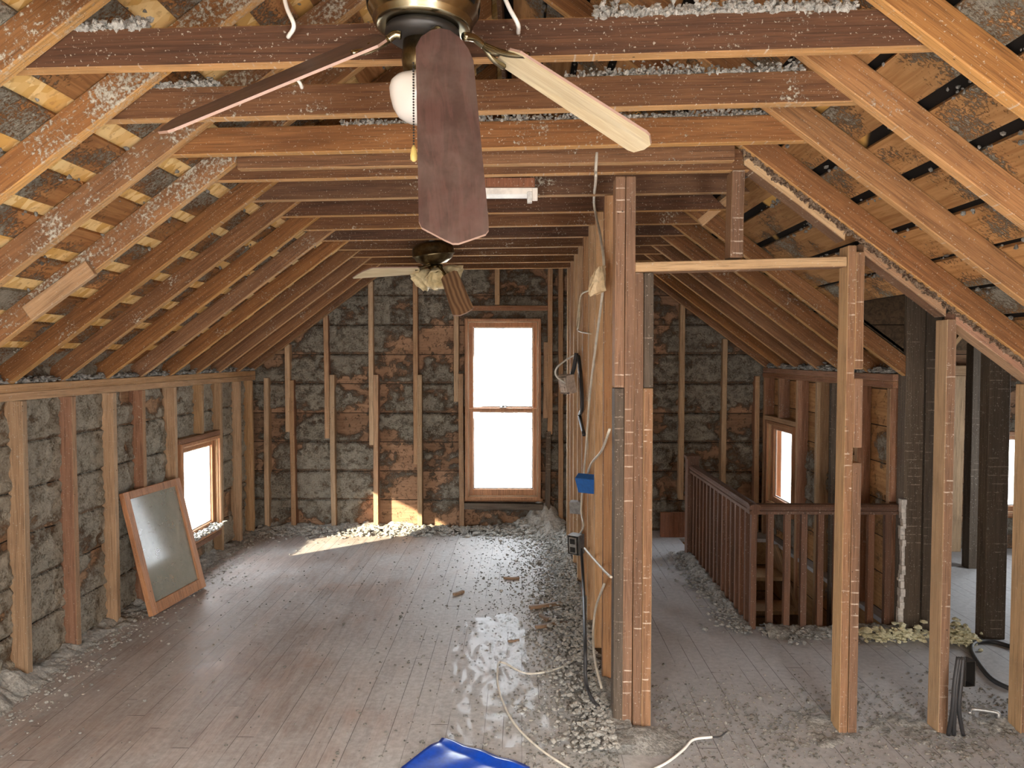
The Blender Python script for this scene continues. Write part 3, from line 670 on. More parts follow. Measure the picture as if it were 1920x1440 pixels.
thing_beam('door_header', 'horizontal timber over the open doorway', 'timber', None, (0.480, YC, 1.995), (1.366, YC, 2.018), (0, 0, 1), 0.09, 0.042, 'post_wood')
cross(0.880, 0.935, 2.036, 2.40, 'post_red', 'short stud above the door header', 'cripple_stud', 'stud')
cross(1.368, 1.405, 0.0, 2.085, 'post_wood', 'tall stud of the middle post right of the doorway')
cross(1.405, 1.443, 1.565, 2.058, 'post_wood', 'upper block on the middle post right of the doorway')
cross(1.405, 1.443, 1.232, 1.525, 'post_red', 'middle block on the middle post right of the doorway')
cross(1.405, 1.443, 0.0, 1.167, 'post_red', 'cracked lower stud of the middle post right of the doorway')
cross(1.789, 1.831, 0.0, 1.775, 'post_wood', 'tan post with a knot, second right of the doorway', 'post')
cross(2.140, 2.182, 0.0, 1.50, 'post_wood', 'tan post at the right edge of the photo', 'post')
def slope_plate(x0, x1, lab, mat):
    n = Vector((ST, 0, CT)); a = Vector((x0, YC, zlow(x0))) - n * 0.0225; b = Vector((x1, YC, zlow(x1))) - n * 0.0225
    thing_beam('sloped_plate', lab, 'wall plate', 'sloped plates of the doorway wall', a, b, n, 0.09, 0.041, mat, shear=(-TT, -TT))
slope_plate(0.945, 1.372, 'sloped timber under the rafter from cripple stud down to middle post', 'post_wood')
slope_plate(1.45, 1.80, 'sloped timber under the rafter between middle post and knotted post', 'post_red')
slope_plate(1.84, 2.26, 'sloped timber under the rafter right of the knotted post', 'stud_red')

# ---- dark old posts on the wing side
def old(X0, X1, Y, z1, lab, mat='old_wood', dy=0.09): return cross(X0, X1, 0.0, z1, mat, lab, 'old_post', 'post', 'old posts by the side wing', y=Y + dy / 2, dy=dy)
old(2.235, 2.345, 4.37, 2.0, 'wide dark grey post at the end of the stair rail')
old(2.349, 2.432, 4.36, 2.0, 'narrow dark post right beside the wide grey one')
old(2.645, 2.765, 4.25, 2.3, 'dark lath marked post standing in the side wing')
old(3.405, 3.49, 5.68, 1.72, 'slim dark post near the back of the side wing')
thing_beam('wall_stud', 'tan stud on the far wall of the side wing', 'stud', 'studs of the side wing', (3.60, 6.22, 0), (3.60, 6.22, 1.46), (0, 1, 0), 0.09, 0.08, 'stud_wood')
thing_beam('wall_stud', 'tan stud left of the side wing window', 'stud', 'studs of the side wing', (3.93, 6.22, 0), (3.93, 6.22, 1.46), (0, 1, 0), 0.045, 0.08, 'stud_wood')
thing_beam('top_plate', 'plate on the far wall of the side wing', 'wall plate', None, (2.44, 6.21, 1.505), (4.7, 6.21, 1.505), (0, 0, 1), 0.09, 0.08, 'stud_wood')
for i in range(4):
    x = 3.0 + i * 0.45
    thing_beam('wing_rafter', 'rafter sloping down to the far plate in the side wing, %s from its corner' % ORD[i], 'rafter', 'rafters of the side wing', (x, 6.24, 1.60), (x, 4.5, 2.90), (0, -ST, CT), 0.045, 0.11, 'tie_wood')
# diagonal brace seen above the door header
thing_beam('diagonal_brace', 'thin diagonal brace above the door header', 'brace', None, at(1312, 418, 4.05), at(1402, 345, 4.05), (0, 0, 1), 0.02, 0.045, 'stud_wood')

# ---- stair rail
rail = empty('stair_rail', (1.36, 4.41, 0)); tag(rail, 'dark brown wooden balustrade around the stair opening', 'stair rail', None, 'thing')
def rp(o): o.matrix_parent_inverse = rail.matrix_world.inverted(); return o
bpy.context.view_layer.update()
RXX, RY0, RY1 = 1.375, 4.41, 5.98
def prof_rail(name, p0, p1):
    p0 = Vector(p0); p1 = Vector(p1); d = (p1 - p0); L = d.length; d.normalize(); up = Vector((0, 0, 1)); x = d.cross(up)
    P = [(-.03, -.03), (.03, -.03), (.03, -.012), (.022, -.008), (.022, -.002), (.032, .002), (.034, .014), (.024, .026), (0, .031), (-.024, .026), (-.034, .014), (-.032, .002), (-.022, -.002), (-.022, -.008), (-.03, -.012)]
    bm = bmesh.new(); A = [bm.verts.new(p0 + x * a + up * b - d * (x * a).dot(d)) for a, b in P]; B = [bm.verts.new(p1 + x * a + up * b) for a, b in P]
    for i in range(len(P)): bm.faces.new((A[i], A[(i + 1) % len(P)], B[(i + 1) % len(P)], B[i]))
    bm.faces.new(A[::-1]); bm.faces.new(B)
    return rp(link(name, bm_mesh(bm, name), 'rail_wood', rail))
prof_rail('handrail', (RXX, RY0 - 0.034, 0.72), (RXX, RY1, 0.72))
prof_rail('handrail', (RXX - 0.034, RY0, 0.72), (2.215, RY0, 0.72))
bm = bmesh.new(); h = 0.046
bm_box(bm, RXX - h, RXX + h, RY1 - 0.02, RY1 + 2 * h - 0.02, 0.0, 0.80); bm_box(bm, RXX - h - .01, RXX + h + .01, RY1 - 0.03, RY1 + 2 * h - .01, 0.80, 0.822)
v = [bm.verts.new(p) for p in ((RXX - h, RY1 - .02, .822), (RXX + h, RY1 - .02, .822), (RXX + h, RY1 + 2 * h - .02, .822), (RXX - h, RY1 + 2 * h - .02, .822), (RXX, RY1 + h - .02, .845))]
for f in ((0, 1, 4), (1, 2, 4), (2, 3, 4), (3, 0, 4)): bm.faces.new([v[i] for i in f])
rp(link('newel_post', bm_mesh(bm, 'newel'), 'rail_wood', rail))
q = 0.0175
for i in range(14):
    y = RY0 + 0.115 + i * 0.105
    rp(beam('baluster', (RXX, y, 0), (RXX, y, 0.69), (0, 1, 0), 0.032, 0.032, 'rail_wood', rail, wob=0.001, bevel=0.002))
rp(beam('baluster', (RXX, RY0, 0), (RXX, RY0, 0.69), (0, 1, 0), 0.034, 0.034, 'rail_wood', rail, wob=0.001, bevel=0.002))
for i in range(1, 9):
    x = RXX + i * 0.0985
    rp(beam('baluster', (x, RY0, 0), (x, RY0, 0.69), (0, 1, 0), 0.036, 0.034, 'rail_wood', rail, wob=0.001, bevel=0.002))
# stairs going down
stair = empty('staircase', (1.8, 6.5, 0)); tag(stair, 'plank staircase going down behind the balustrade', 'staircase', None, 'thing'); bpy.context.view_layer.update()
def stp(o): o.matrix_parent_inverse = stair.matrix_world.inverted(); return o
for i in range(7):
    y = 6.35 - i * 0.26; z = -0.19 * (i + 1)
    stp(box('tread', HX0 + 0.04, HX1 - 0.045, y - 0.27, y, z - 0.03, z, 'stud_wood', stair))
for x in (HX0 + 0.018, HX1 - 0.022):
    stp(beam('stringer', (x, 6.5, -0.10), (x, 4.5, -0.10 - 2.0 * 0.19 / 0.26), (0, 0.6, 0.8), 0.03, 0.24, 'stud_wood', stair))
tag(box('stair_skirt_board', at(1238, 985, 6.66).x, 1.47, 6.645, 6.675, 0.0, 0.225, 'plank_red'), 'red brown board on edge by the foot of the newel post', 'board', None, 'thing')
bm = bmesh.new(); pz = 0.0
z = 0.0
while z < 0.76:
    hgt_ = random.uniform(0.012, 0.05); bm_box(bm, 2.212 + random.uniform(-.010, .006), 2.2345, 4.335 + random.uniform(-.010, .010), 4.3695, z, z + hgt_ + 0.001); z += hgt_
tag(link('plaster_edge', bm_mesh(bm, 'plaster', 0.002), 'plaster'), 'broken white plaster edge on the dark post by the stair rail', 'plaster', None, 'thing')

# ================================================================== ceiling fans
def blade(corners, thick, outline, mats, parent, name='blade'):
    """corners: root-a, root-b, tip-a, tip-b. outline in (s along, t across). local axes follow the blade"""
    A0, B0, A1, B1 = [Vector(c) for c in corners]
    n = ((A1 - A0).cross(B0 - A0)).normalized()
    if n.z < 0: n = -n
    bm = bmesh.new(); top = []; bot = []
    for s_, t in outline:
        p = (A0.lerp(B0, t)).lerp(A1.lerp(B1, t), s_)
        top.append(bm.verts.new(p + n * thick / 2)); bot.append(bm.verts.new(p - n * thick / 2))
    ft = bm.faces.new(top); fb = bm.faces.new(bot[::-1]); ft.material_index = 0; fb.material_index = 1
    k = len(top)
    for i in range(k):
        f = bm.faces.new((top[i], bot[i], bot[(i + 1) % k], top[(i + 1) % k])); f.material_index = 2
    bmesh.ops.recalc_face_normals(bm, faces=bm.faces[:])
    me = bpy.data.meshes.new(name); bm.to_mesh(me); bm.free()
    o = link(name, me, mats, parent)
    # re-express in axes along the blade so that the grain runs along it
    z = ((A1 + B1) - (A0 + B0)).normalized(); x = (B0 - A0); x = (x - z * x.dot(z)).normalized(); y = z.cross(x)
    M = Matrix((x, y, z)).transposed().to_4x4(); M.translation = (A0 + B0) / 2
    me.transform(M.inverted()); o.matrix_parent_inverse = parent.matrix_world.inverted(); o.matrix_world = M
    return o
def fan_empty(name, loc, label):
    r = empty(name, loc); tag(r, label, 'ceiling fan', 'ceiling fans', 'thing'); bpy.context.view_layer.update(); return r
def fp(o, r): o.matrix_parent_inverse = r.matrix_world.inverted(); return o
FY = 1.775; FX = at(793, 60, FY).x
fan = fan_empty('ceiling_fan', (FX, FY, 2.36), 'near ceiling fan with drooping dusty blades and a white globe')
Z0 = 2.385
T = Matrix.Translation((FX, FY, Z0)) @ Matrix.Rotation(math.radians(2), 4, 'Y') @ Matrix.Translation((0, 0, -Z0))
prof = [(0.03, Z0 + .155), (0.075, Z0 + .15), (0.115, Z0 + .135), (0.130, Z0 + .115), (0.133, Z0 + .085), (0.133, Z0 + .06), (0.128, Z0 + .035), (0.117, Z0 + .018), (0.117, Z0 + .013), (0.112, Z0 + .010), (0.112, Z0 + .004), (0.106, Z0), (0.09, Z0 - 0.002), (0.02, Z0 - .002)]
fp(link('motor_housing', bm_mesh(lathe(prof, 64, T), 'housing', 0, True), 'brass_dark', fan), fan)
for k in range(8):
    a = k * math.pi / 4 + 0.2; bm = bmesh.new()
    for j in range(9):
        aa = a + (j - 4) * 0.06
        for zz, rr in ((Z0 + .040, 0.1305), (Z0 + .052, 0.1325)): bm.verts.new((rr * math.cos(aa), rr * math.sin(aa), zz))
    bm.verts.ensure_lookup_table()
    for j in range(8): bm.faces.new([bm.verts[i] for i in (2 * j, 2 * j + 2, 2 * j + 3, 2 * j + 1)])
    bmesh.ops.solidify(bm, geom=bm.faces[:], thickness=-0.0025)
    bmesh.ops.transform(bm, matrix=T, verts=bm.verts[:]); fp(link('vent_slot', bm_mesh(bm, 'slot'), 'black_plastic', fan), fan)
fp(link('rotor', bm_mesh(lathe([(0.02, Z0 - .002), (0.085, Z0 - .003), (0.088, Z0 - .018), (0.07, Z0 - .03), (0.02, Z0 - .031)], 40, T), 'rotor', 0, True), 'black_plastic', fan), fan)
fp(link('switch_housing', bm_mesh(lathe([(0.01, Z0 - .03), (0.045, Z0 - .031), (0.047, Z0 - .075), (0.044, Z0 - .095), (0.034, Z0 - .098), (0.034, Z0 - .11), (0.01, Z0 - .111)], 36, T), 'switch', 0, True), 'brass_old', fan), fan)
fp(link('globe', bm_mesh(lathe([(0.030, Z0 - .10), (0.036, Z0 - .108), (0.062, Z0 - .118), (0.071, Z0 - .128), (0.074, Z0 - .142), (0.071, Z0 - .162), (0.064, Z0 - .185), (0.052, Z0 - .204), (0.034, Z0 - .214), (0.008, Z0 - .218)], 40, T), 'globe', 0, True), 'globe_glass', fan), fan)
fp(link('downrod', bm_mesh(lathe([(0.014, Z0 + .15), (0.014, Z0 + .30)], 20, T), 'rod', 0, True), 'brass_dark', fan), fan)
fp(link('canopy', bm_mesh(lathe([(0.02, Z0 + .235), (0.045, Z0 + .24), (0.065, Z0 + .285), (0.068, Z0 + .30)], 32, T), 'canopy', 0, True), 'brass_dark', fan), fan)
box_ = tag(box('mounting_board', FX - 0.07, FX + 0.07, 1.60, 2.03, Z0 + .3005, Z0 + .34, 'stud_wood'), 'board across two ties carrying the near fan', 'board', None, 'thing')
OUT = [(0.10, 0.0), (0.045, 0.10), (0.012, 0.27), (0.0, 0.45), (0.01, 0.62), (0.05, 0.80), (0.11, 0.93), (0.17, 1.0), (0.915, 1.0), (0.945, 0.99), (0.962, 0.94), (0.985, 0.70), (0.999, 0.55), (0.999, 0.47), (0.985, 0.36), (0.935, 0.04), (0.91, 0.0)]
OUT2 = [(0.06, 0.0), (0.01, 0.15), (0.0, 0.5), (0.01, 0.85), (0.06, 1.0), (0.95, 1.0), (0.985, 0.93), (1.0, 0.6), (0.99, 0.3), (0.93, 0.04), (0.90, 0.0)]
BM = ['blade_dark', 'blade_pale', 'blade_edge']
b1 = blade((at(779, 55, 1.655), at(882, 55, 1.665), at(786, 458, 1.415), at(920, 458, 1.425)), 0.006, OUT, BM, fan)
b2 = blade((at(958, 86, 1.72), at(925, 112, 1.84), at(1239, 264, 1.80), at(1190, 288, 1.92)), 0.006, OUT2, BM, fan)
b3 = blade((at(735, 76, 1.66), at(700, 62, 1.78), at(281, 262, 1.60), at(318, 228, 1.73)), 0.006, OUT2, BM, fan)
def bracket(parent, pts, w):
    o = tube('blade_bracket', pts, w, 'brass_dark', parent); o.matrix_parent_inverse = parent.matrix_world.inverted(); return o
bpy.context.view_layer.update()
def iron(parent, hub, mid, ends):
    bracket(parent, [hub, (Vector(hub) + Vector(mid)) / 2 + Vector((0, 0, 0.006)), mid], 0.0095)
    for e in ends: bracket(parent, [mid, (Vector(mid) + Vector(e)) / 2 + Vector((0, 0, -0.008)), e], 0.0075)
iron(b2, at(870, 68, 1.72), at(905, 84, 1.77), (at(992, 104, 1.735), at(945, 98, 1.76), at(945, 126, 1.82)))
iron(b3, at(752, 66, 1.70), at(728, 74, 1.70), (at(660, 100, 1.66), at(690, 86, 1.70), at(690, 84, 1.76)))
iron(b1, at(812, 60, 1.70), at(828, 62, 1.675), (at(800, 80, 1.66), at(830, 90, 1.65), at(862, 80, 1.66)))
for px, py in ((786, 88), (879, 110)):
    bm = bmesh.new(); p = at(px, py, 1.643); bmesh.ops.create_uvsphere(bm, u_segments=10, v_segments=6, radius=0.0035, matrix=Matrix.Translation(p))
    o = link('screw_head', bm_mesh(bm, 'screw', 0, True), 'steel_box', b1); o.matrix_parent_inverse = b1.matrix_world.inverted()
# pull chain
bm = bmesh.new()
pc0 = at(775, 118, 1.70); zend = at(776, 272, 1.70).z
zz = pc0.z
while zz > zend:
    bmesh.ops.create_icosphere(bm, subdivisions=1, radius=0.0026, matrix=Matrix.Translation((pc0.x, pc0.y, zz))); zz -= 0.0062
fp(link('pull_chain', bm_mesh(bm, 'chain', 0, True), 'black_plastic', fan), fan)
fp(link('chain_pull', bm_mesh(lathe([(0.002, 0.016), (0.005, 0.010), (0.008, -0.006), (0.0075, -0.016), (0.003, -0.02)], 16, Matrix.Translation((pc0.x, pc0.y, at(776, 286, 1.70).z))), 'pull', 0, True), 'pull_wood', fan), fan)

# far fan
GY = 4.98; g = at(812, 470, GY)
fan2 = fan_empty('ceiling_fan', (g.x, GY, 2.3), 'far ceiling fan with tulip glass shades before the tall window')
T2 = Matrix.Translation((g.x, GY, g.z)) @ Matrix.Rotation(math.radians(-7), 4, 'Y') @ Matrix.Rotation(math.radians(6), 4, 'X')
def g2(nm, prof, mat, n=36): return fp(link(nm, bm_mesh(lathe(prof, n, T2), nm, 0, True), mat, fan2), fan2)
g2('canopy', [(0.05, 0.175), (0.07, 0.17), (0.062, 0.13), (0.03, 0.105), (0.02, 0.10)], 'brass_old')
g2('downrod', [(0.018, 0.12), (0.018, 0.05)], 'steel_box', 16)
g2('motor_housing', [(0.03, 0.062), (0.09, 0.056), (0.128, 0.035), (0.138, 0.015), (0.138, -0.02), (0.142, -0.022), (0.142, -0.03), (0.132, -0.036), (0.12, -0.06), (0.08, -0.085), (0.02, -0.09)], 'brass_old')
g2('light_fitter', [(0.02, -0.09), (0.05, -0.095), (0.055, -0.125), (0.03, -0.15), (0.01, -0.152)], 'brass_old')
def tulip(direction, tip=0.115):
    d = Vector(direction).normalized(); q = Vector((0, 0, 1)).rotation_difference(d).to_matrix().to_4x4()
    base = T2 @ Vector((d.x * 0.045, d.y * 0.045, -0.125))
    n = 32; bm = bmesh.new(); rings = []
    for r, z in ((0.018, 0.0), (0.022, 0.012), (0.042, 0.035), (0.058, 0.065), (0.063, 0.09), (0.075, 0.125)):
        ring = []
        for k in range(n):
            rr = r * (1 + (0.10 * (z / 0.125) ** 2) * math.cos(k * 2 * math.pi / n * 8))
            ring.append(bm.verts.new((rr * math.cos(2 * math.pi * k / n), rr * math.sin(2 * math.pi * k / n), z)))
        rings.append(ring)
    for a, b in zip(rings, rings[1:]):
        for k in range(n): bm.faces.new((a[k], a[(k + 1) % n], b[(k + 1) % n], b[k]))
    bmesh.ops.recalc_face_normals(bm, faces=bm.faces[:]); bmesh.ops.solidify(bm, geom=bm.faces[:], thickness=0.003)
    bmesh.ops.transform(bm, matrix=Matrix.Translation(base) @ q, verts=bm.verts[:])
    fp(link('glass_shade', bm_mesh(bm, 'shade', 0, True), 'amber_glass', fan2), fan2)
for dd in ((-0.75, -0.45, -0.85), (0.95, -0.1, -0.45), (-0.1, 0.9, -0.6), (0.15, -0.85, -0.75)): tulip(dd)
OAK = ['blade_oak', 'blade_pale', 'blade_edge']
c1 = blade((at(788, 501, 4.80), at(785, 513, 4.94), at(690, 502, 4.76), at(657, 522, 4.92)), 0.008, OUT2, OAK, fan2)
c2 = blade((at(826, 520, 4.80), at(856, 505, 4.82), at(851, 598, 4.52), at(889, 580, 4.55)), 0.008, OUT2, OAK, fan2)
bpy.context.view_layer.update()
bracket(c1, [at(806, 496, 4.88), at(795, 500, 4.86), at(778, 505, 4.84)], 0.012); bracket(c2, [at(824, 500, 4.88), at(832, 512, 4.84), at(842, 528, 4.78)], 0.012)

# ================================================================== strip light
lf = empty('strip_light', at(960, 360, 3.42)); tag(lf, 'white strip light fixture under the tie in front of the partition', 'light fixture', None, 'thing'); bpy.context.view_layer.update()
a = at(868, 352, 3.40); b = at(1003, 372, 3.40)
fp(box('housing', a.x, b.x, 3.40, 3.50, b.z + 0.02, a.z + 0.0, 'fixture_white', lf), lf)
fp(box('backing_board', a.x, b.x, 3.385, 3.52, a.z + 0.001, a.z + 0.042, 'plank_red', lf), lf)
fp(box('end_cap', b.x - 0.012, b.x + 0.012, 3.392, 3.41, b.z - 0.01, a.z - 0.002, 'fixture_white', lf), lf)
fp(box('lamp_holder', b.x - 0.035, b.x - 0.013, 3.395, 3.43, b.z - 0.018, b.z + 0.03, 'putty_white', lf), lf)

# ================================================================== cables and boxes on the partition
def cable(name, pts, r, mat, label, group=None): return tag(tube(name, pts, r, mat), label, 'cable', group, 'thing')
cable('white_cable', [at(527, -30, 1.9), at(538, 15, 1.9), at(551, 48, 1.9), at(540, 70, 1.93)], 0.0055, 'clean_white_cable', 'white cable hanging above the nearest tie, left of the near fan')
cable('white_cable', [at(935, -30, 1.88), at(955, 15, 1.88), at(971, 45, 1.88), at(972, 62, 1.93)], 0.0055, 'clean_white_cable', 'white cable dropping behind the near fan motor, right of it')
cable('white_cable', [at(553, 145, 2.2), at(562, 155, 2.2), at(566, 165, 2.22)], 0.005, 'clean_white_cable', 'short white cable end between the two nearest ties')
def pf(px, py, X=0.380): return atx(px, py, X)
cable('white_cable', [at(1119, 286, 3.095), at(1117, 320, 3.09), at(1117, 338, 3.15), pf(1114, 385), pf(1127, 450), pf(1132, 520), pf(1118, 640), pf(1106, 740), pf(1098, 850), pf(1090, 950), pf(1094, 985), pf(1088, 1000)], 0.0062, 'white_cable', 'long white cable running down from the ties past the blue box')
cable('white_cable', [pf(1086, 570), pf(1082, 605), pf(1085, 620), pf(1108, 626)], 0.005, 'yellow_cable', 'short pale cable bent on the partition below the paper scrap')
cable('white_cable', [at(1143, 805, 3.19), pf(1128, 845), pf(1108, 870), pf(1100, 895)], 0.006, 'white_cable', 'pale cable from the end post to the blue box')
cable('white_cable', [at(1060, 718, 5.0), at(1043, 705, 4.95), at(1044, 690, 4.95), at(1060, 676, 5.0), at(1078, 665, 5.05)], 0.006, 'clean_white_cable', 'white cable looping out left from the ivory outlet box')
cable('black_cable', [at(1081, 662, 5.0), at(1076, 690, 5.0), at(1072, 704, 5.03)], 0.014, 'black_cable', 'thick dark cable entering the top of the ivory outlet box')
cable('black_cable', [pf(1085, 668), pf(1090, 720), pf(1091, 765), pf(1087, 780), pf(1095, 815)], 0.012, 'black_cable', 'dark cable with a lump below the ivory outlet box')
cable('black_cable', [pf(1090, 1030, .37), pf(1094, 1100, .36), at(1097, 1200, 3.62), at(1098, 1270, 3.52), at(1103, 1295, 3.46), fl(1116, 1320, 0.05), fl(1130, 1330, 0.03)], 0.009, 'black_cable', 'black cable hanging from the lowest outlet box down to the floor')
cable('white_cable', [pf(1096, 1028), pf(1115, 1050), pf(1135, 1072), at(1146, 1082, 3.16)], 0.006, 'white_cable', 'pale cable from the lowest outlet box to the end post')
cable('white_cable', [pf(1133, 1095), pf(1117, 1140), pf(1112, 1190, .37), pf(1116, 1240, .36), pf(1128, 1290, .37)], 0.006, 'white_cable', 'pale cable hanging low behind the end post')
cable('yellow_cable', [pf(1134, 500), pf(1110, 540), pf(1089, 555), pf(1086, 600), pf(1084, 618)], 0.006, 'yellow_cable', 'pale cable draped from the paper scrap')
cable('white_cable', [fl(1094, 1225, .01), fl(1050, 1252, .01), fl(990, 1263, .01), fl(945, 1243, .015), fl(934, 1247, .03), fl(935, 1290, .01), fl(960, 1350, .01), fl(1010, 1402, .01), fl(1090, 1455, .01)], 0.005, 'white_cable', 'long pale cable curling over the floor beside the blue plastic')
cable('white_cable', [fl(1205, 1452, .01), fl(1250, 1430, .012), fl(1282, 1405, .015), fl(1300, 1387, .02), fl(1335, 1382, .02)], 0.0055, 'clean_white_cable', 'white cable on the floor right of the end post with a stripped end')
cable('cable_core', [fl(1335, 1382, .02), fl(1350, 1381, .018), fl(1362, 1372, .012)], 0.003, 'black_cable', 'dark bare core sticking out of the white floor cable')

def outlet(name, loc, rz, tilt, w, h, d, mat, label, face=None):
    r = empty(name, loc); tag(r, label, 'electrical box', 'electrical boxes on the partition', 'thing')
    r.rotation_euler = (math.radians(tilt), 0, math.radians(rz)); bpy.context.view_layer.update()
    bm = bmesh.new(); t = 0.003
    bm_box(bm, -w / 2, w / 2, -t, 0, -h / 2, h / 2)
    for q in ((-w / 2, -w / 2 + t, -d, -t, -h / 2, h / 2), (w / 2 - t, w / 2, -d, -t, -h / 2, h / 2), (-w / 2 + t, w / 2 - t, -d, -t, -h / 2, -h / 2 + t), (-w / 2 + t, w / 2 - t, -d, -t, h / 2 - t, h / 2)): bm_box(bm, *q)
    link('box_body', bm_mesh(bm, 'box', 0.001), mat, r)
    if face:
        f = box('receptacle', -w * .32, w * .32, -d - .006, -d * .3, -h * .42, h * .42, face, r)
        for s_ in (-1, 1): box('socket_face', -w * .2, w * .2, -d - .012, -d - .006, s_ * h * .21 - h * .13, s_ * h * .21 + h * .13, 'black_plastic' if face == 'steel_box' else face, r)
    return r
outlet('outlet_box', at(1070, 718, 5.06), -60, 12, 0.115, 0.125, 0.06, 'device_ivory', 'ivory outlet box tipped over high on the partition', 'device_ivory')
o = outlet('junction_box', at(1100, 912, 4.15), 150, -28, 0.125, 0.10, 0.05, 'blue_box', 'bright blue plastic box hanging on the partition')
outlet('junction_box', at(1078, 953, 5.19), 160, -10, 0.08, 0.085, 0.05, 'steel_box', 'small grey metal box hanging below the blue box')
outlet('outlet_box', at(1085, 1017, 4.75), -35, 4, 0.085, 0.125, 0.07, 'steel_box', 'grey metal outlet box lowest on the partition', 'steel_box')
# scrap of paper facing
bm = bmesh.new(); Pp = [(1103, 545), (1108, 520), (1122, 500), (1134, 497), (1136, 545), (1120, 552), (1105, 556)]
vs = [bm.verts.new(at(x, y, 3.42 + 0.02 * math.sin(i * 2.3))) for i, (x, y) in enumerate(Pp)]
f = bm.faces.new(vs); bmesh.ops.triangulate(bm, faces=[f]); bmesh.ops.subdivide_edges(bm, edges=bm.edges[:], cuts=3, use_grid_fill=True)
for v in bm.verts: v.co += Vector((random.uniform(-.003, .003), random.uniform(-.012, .012), random.uniform(-.003, .003)))
bmesh.ops.solidify(bm, geom=bm.faces[:], thickness=0.002)
tag(link('paper_scrap', bm_mesh(bm, 'scrap'), 'paper_scrap'), 'torn tan paper scrap stuck high on the partition', 'paper scrap', None, 'thing')

# ---- old dark cables and loop by the right posts
for i, (x0, x1, x2) in enumerate(((1797, 1790, 1778), (1801, 1794, 1788), (1806, 1802, 1806))):
    cable('black_cable', [at(x0, 1232, 3.12), at(x1, 1280, 3.10), at(x1 - 4, 1330, 3.1), fl(x2, 1378, .012)], 0.009, 'black_cable', 'one of the old black cables hanging in a bunch beside the knotted post', 'bunch of black cables')
outlet('junction_box', at(1803, 1255, 3.2), 10, 0, 0.05, 0.11, 0.05, 'black_plastic', 'black junction box behind the bunch of old cables')
cable('black_cable', [fl(1905, 1215, .01), fl(1860, 1203, .012), fl(1828, 1205, .015), fl(1822, 1220, .012), fl(1838, 1248, .01), fl(1862, 1275, .01), fl(1895, 1292, .01)], 0.012, 'black_cable', 'thick black cable looped on the floor in the side wing')
cable('bent_bracket', [fl(1818, 1338, .03), fl(1822, 1330, .04), fl(1868, 1336, .04), fl(1872, 1345, .02)], 0.009, 'steel_box', 'bent metal bracket lying in the debris near the right posts')

# ================================================================== leaning sash
P = [Vector(fl(283, 1160)), Vector(fl(383, 1103)), Vector(atx(349, 894, -2.425)), Vector(atx(246, 924, -2.425))]
xd = (P[1] - P[0]); xd.z = 0; wS = xd.length; xd.normalize()
up = ((P[3] + P[2]) / 2 - (P[0] + P[1]) / 2); up = (up - xd * up.dot(xd)); hS = up.length; up.normalize(); nd = xd.cross(up)
sash = empty('glazed_panel'); tag(sash, 'spare wooden window sash with dusty glass leaning on the left knee wall', 'window sash', None, 'thing')
M = Matrix((xd, nd, up)).transposed().to_4x4(); M.translation = P[0] + Vector((0, 0, 0.012)); sash.matrix_world = M
for nm, q in (('stile', (0, .055, 0, hS)), ('stile', (wS - .055, wS, 0, hS)), ('bottom_rail', (.055, wS - .055, 0, .07)), ('top_rail', (.055, wS - .055, hS - .05, hS))):
    box(nm, q[0], q[1], -0.017, 0.017, q[2], q[3], 'frame_wood', sash, 0.003)
bm = bmesh.new(); bm_box(bm, .05, wS - .05, -0.002, 0.002, .065, hS - .045); link('pane', bm_mesh(bm, 'pane'), 'dusty_glass', sash)
n = 420; pts = np.stack([rng.uniform(.06, wS - .06, n), -0.012 - rng.uniform(0, .012, n), 0.075 + np.abs(rng.normal(0, .018, n))], 1)
lo = lumps('insulation_crumbs', pts, rng.uniform(.004, .011, n), 'cellulose'); lo.parent = sash; lo['kind'] = 'stuff'

# ================================================================== blue plastic, film and sticks on the floor
bm = bmesh.new(); nx, ny = 26, 14
A = fl(842, 1392); B = fl(992, 1442); ex = (B - A); Lx = ex.length; ex.normalize(); ey = Vector((ex.y, -ex.x, 0))
gridv = []
for i in range(nx + 1):
    row = []
    for j in range(ny + 1):
        s_ = i / nx; t = j / ny
        z = 0.006 + 0.022 * math.exp(-((t - 0.04) / 0.06) ** 2) + 0.03 * math.sin(min(1, t * 3) * 1.57) * (1 - s_) ** 2 + 0.003 * math.sin(s_ * 17 + t * 5)
        row.append(bm.verts.new(A + ex * (s_ * (Lx + 0.02) - 0.01) + ey * (t * 0.34 + 0.01) + Vector((0, 0, z))))
    gridv.append(row)
for i in range(nx):
    for j in range(ny): bm.faces.new((gridv[i][j], gridv[i + 1][j], gridv[i + 1][j + 1], gridv[i][j + 1]))
bmesh.ops.recalc_face_normals(bm, faces=bm.faces[:]); bmesh.ops.solidify(bm, geom=bm.faces[:], thickness=0.004)
tag(link('plastic_scoop', bm_mesh(bm, 'scoop', 0, True), 'blue_plastic'), 'bright blue plastic scoop at the bottom edge of the floor', 'scoop', None, 'thing')

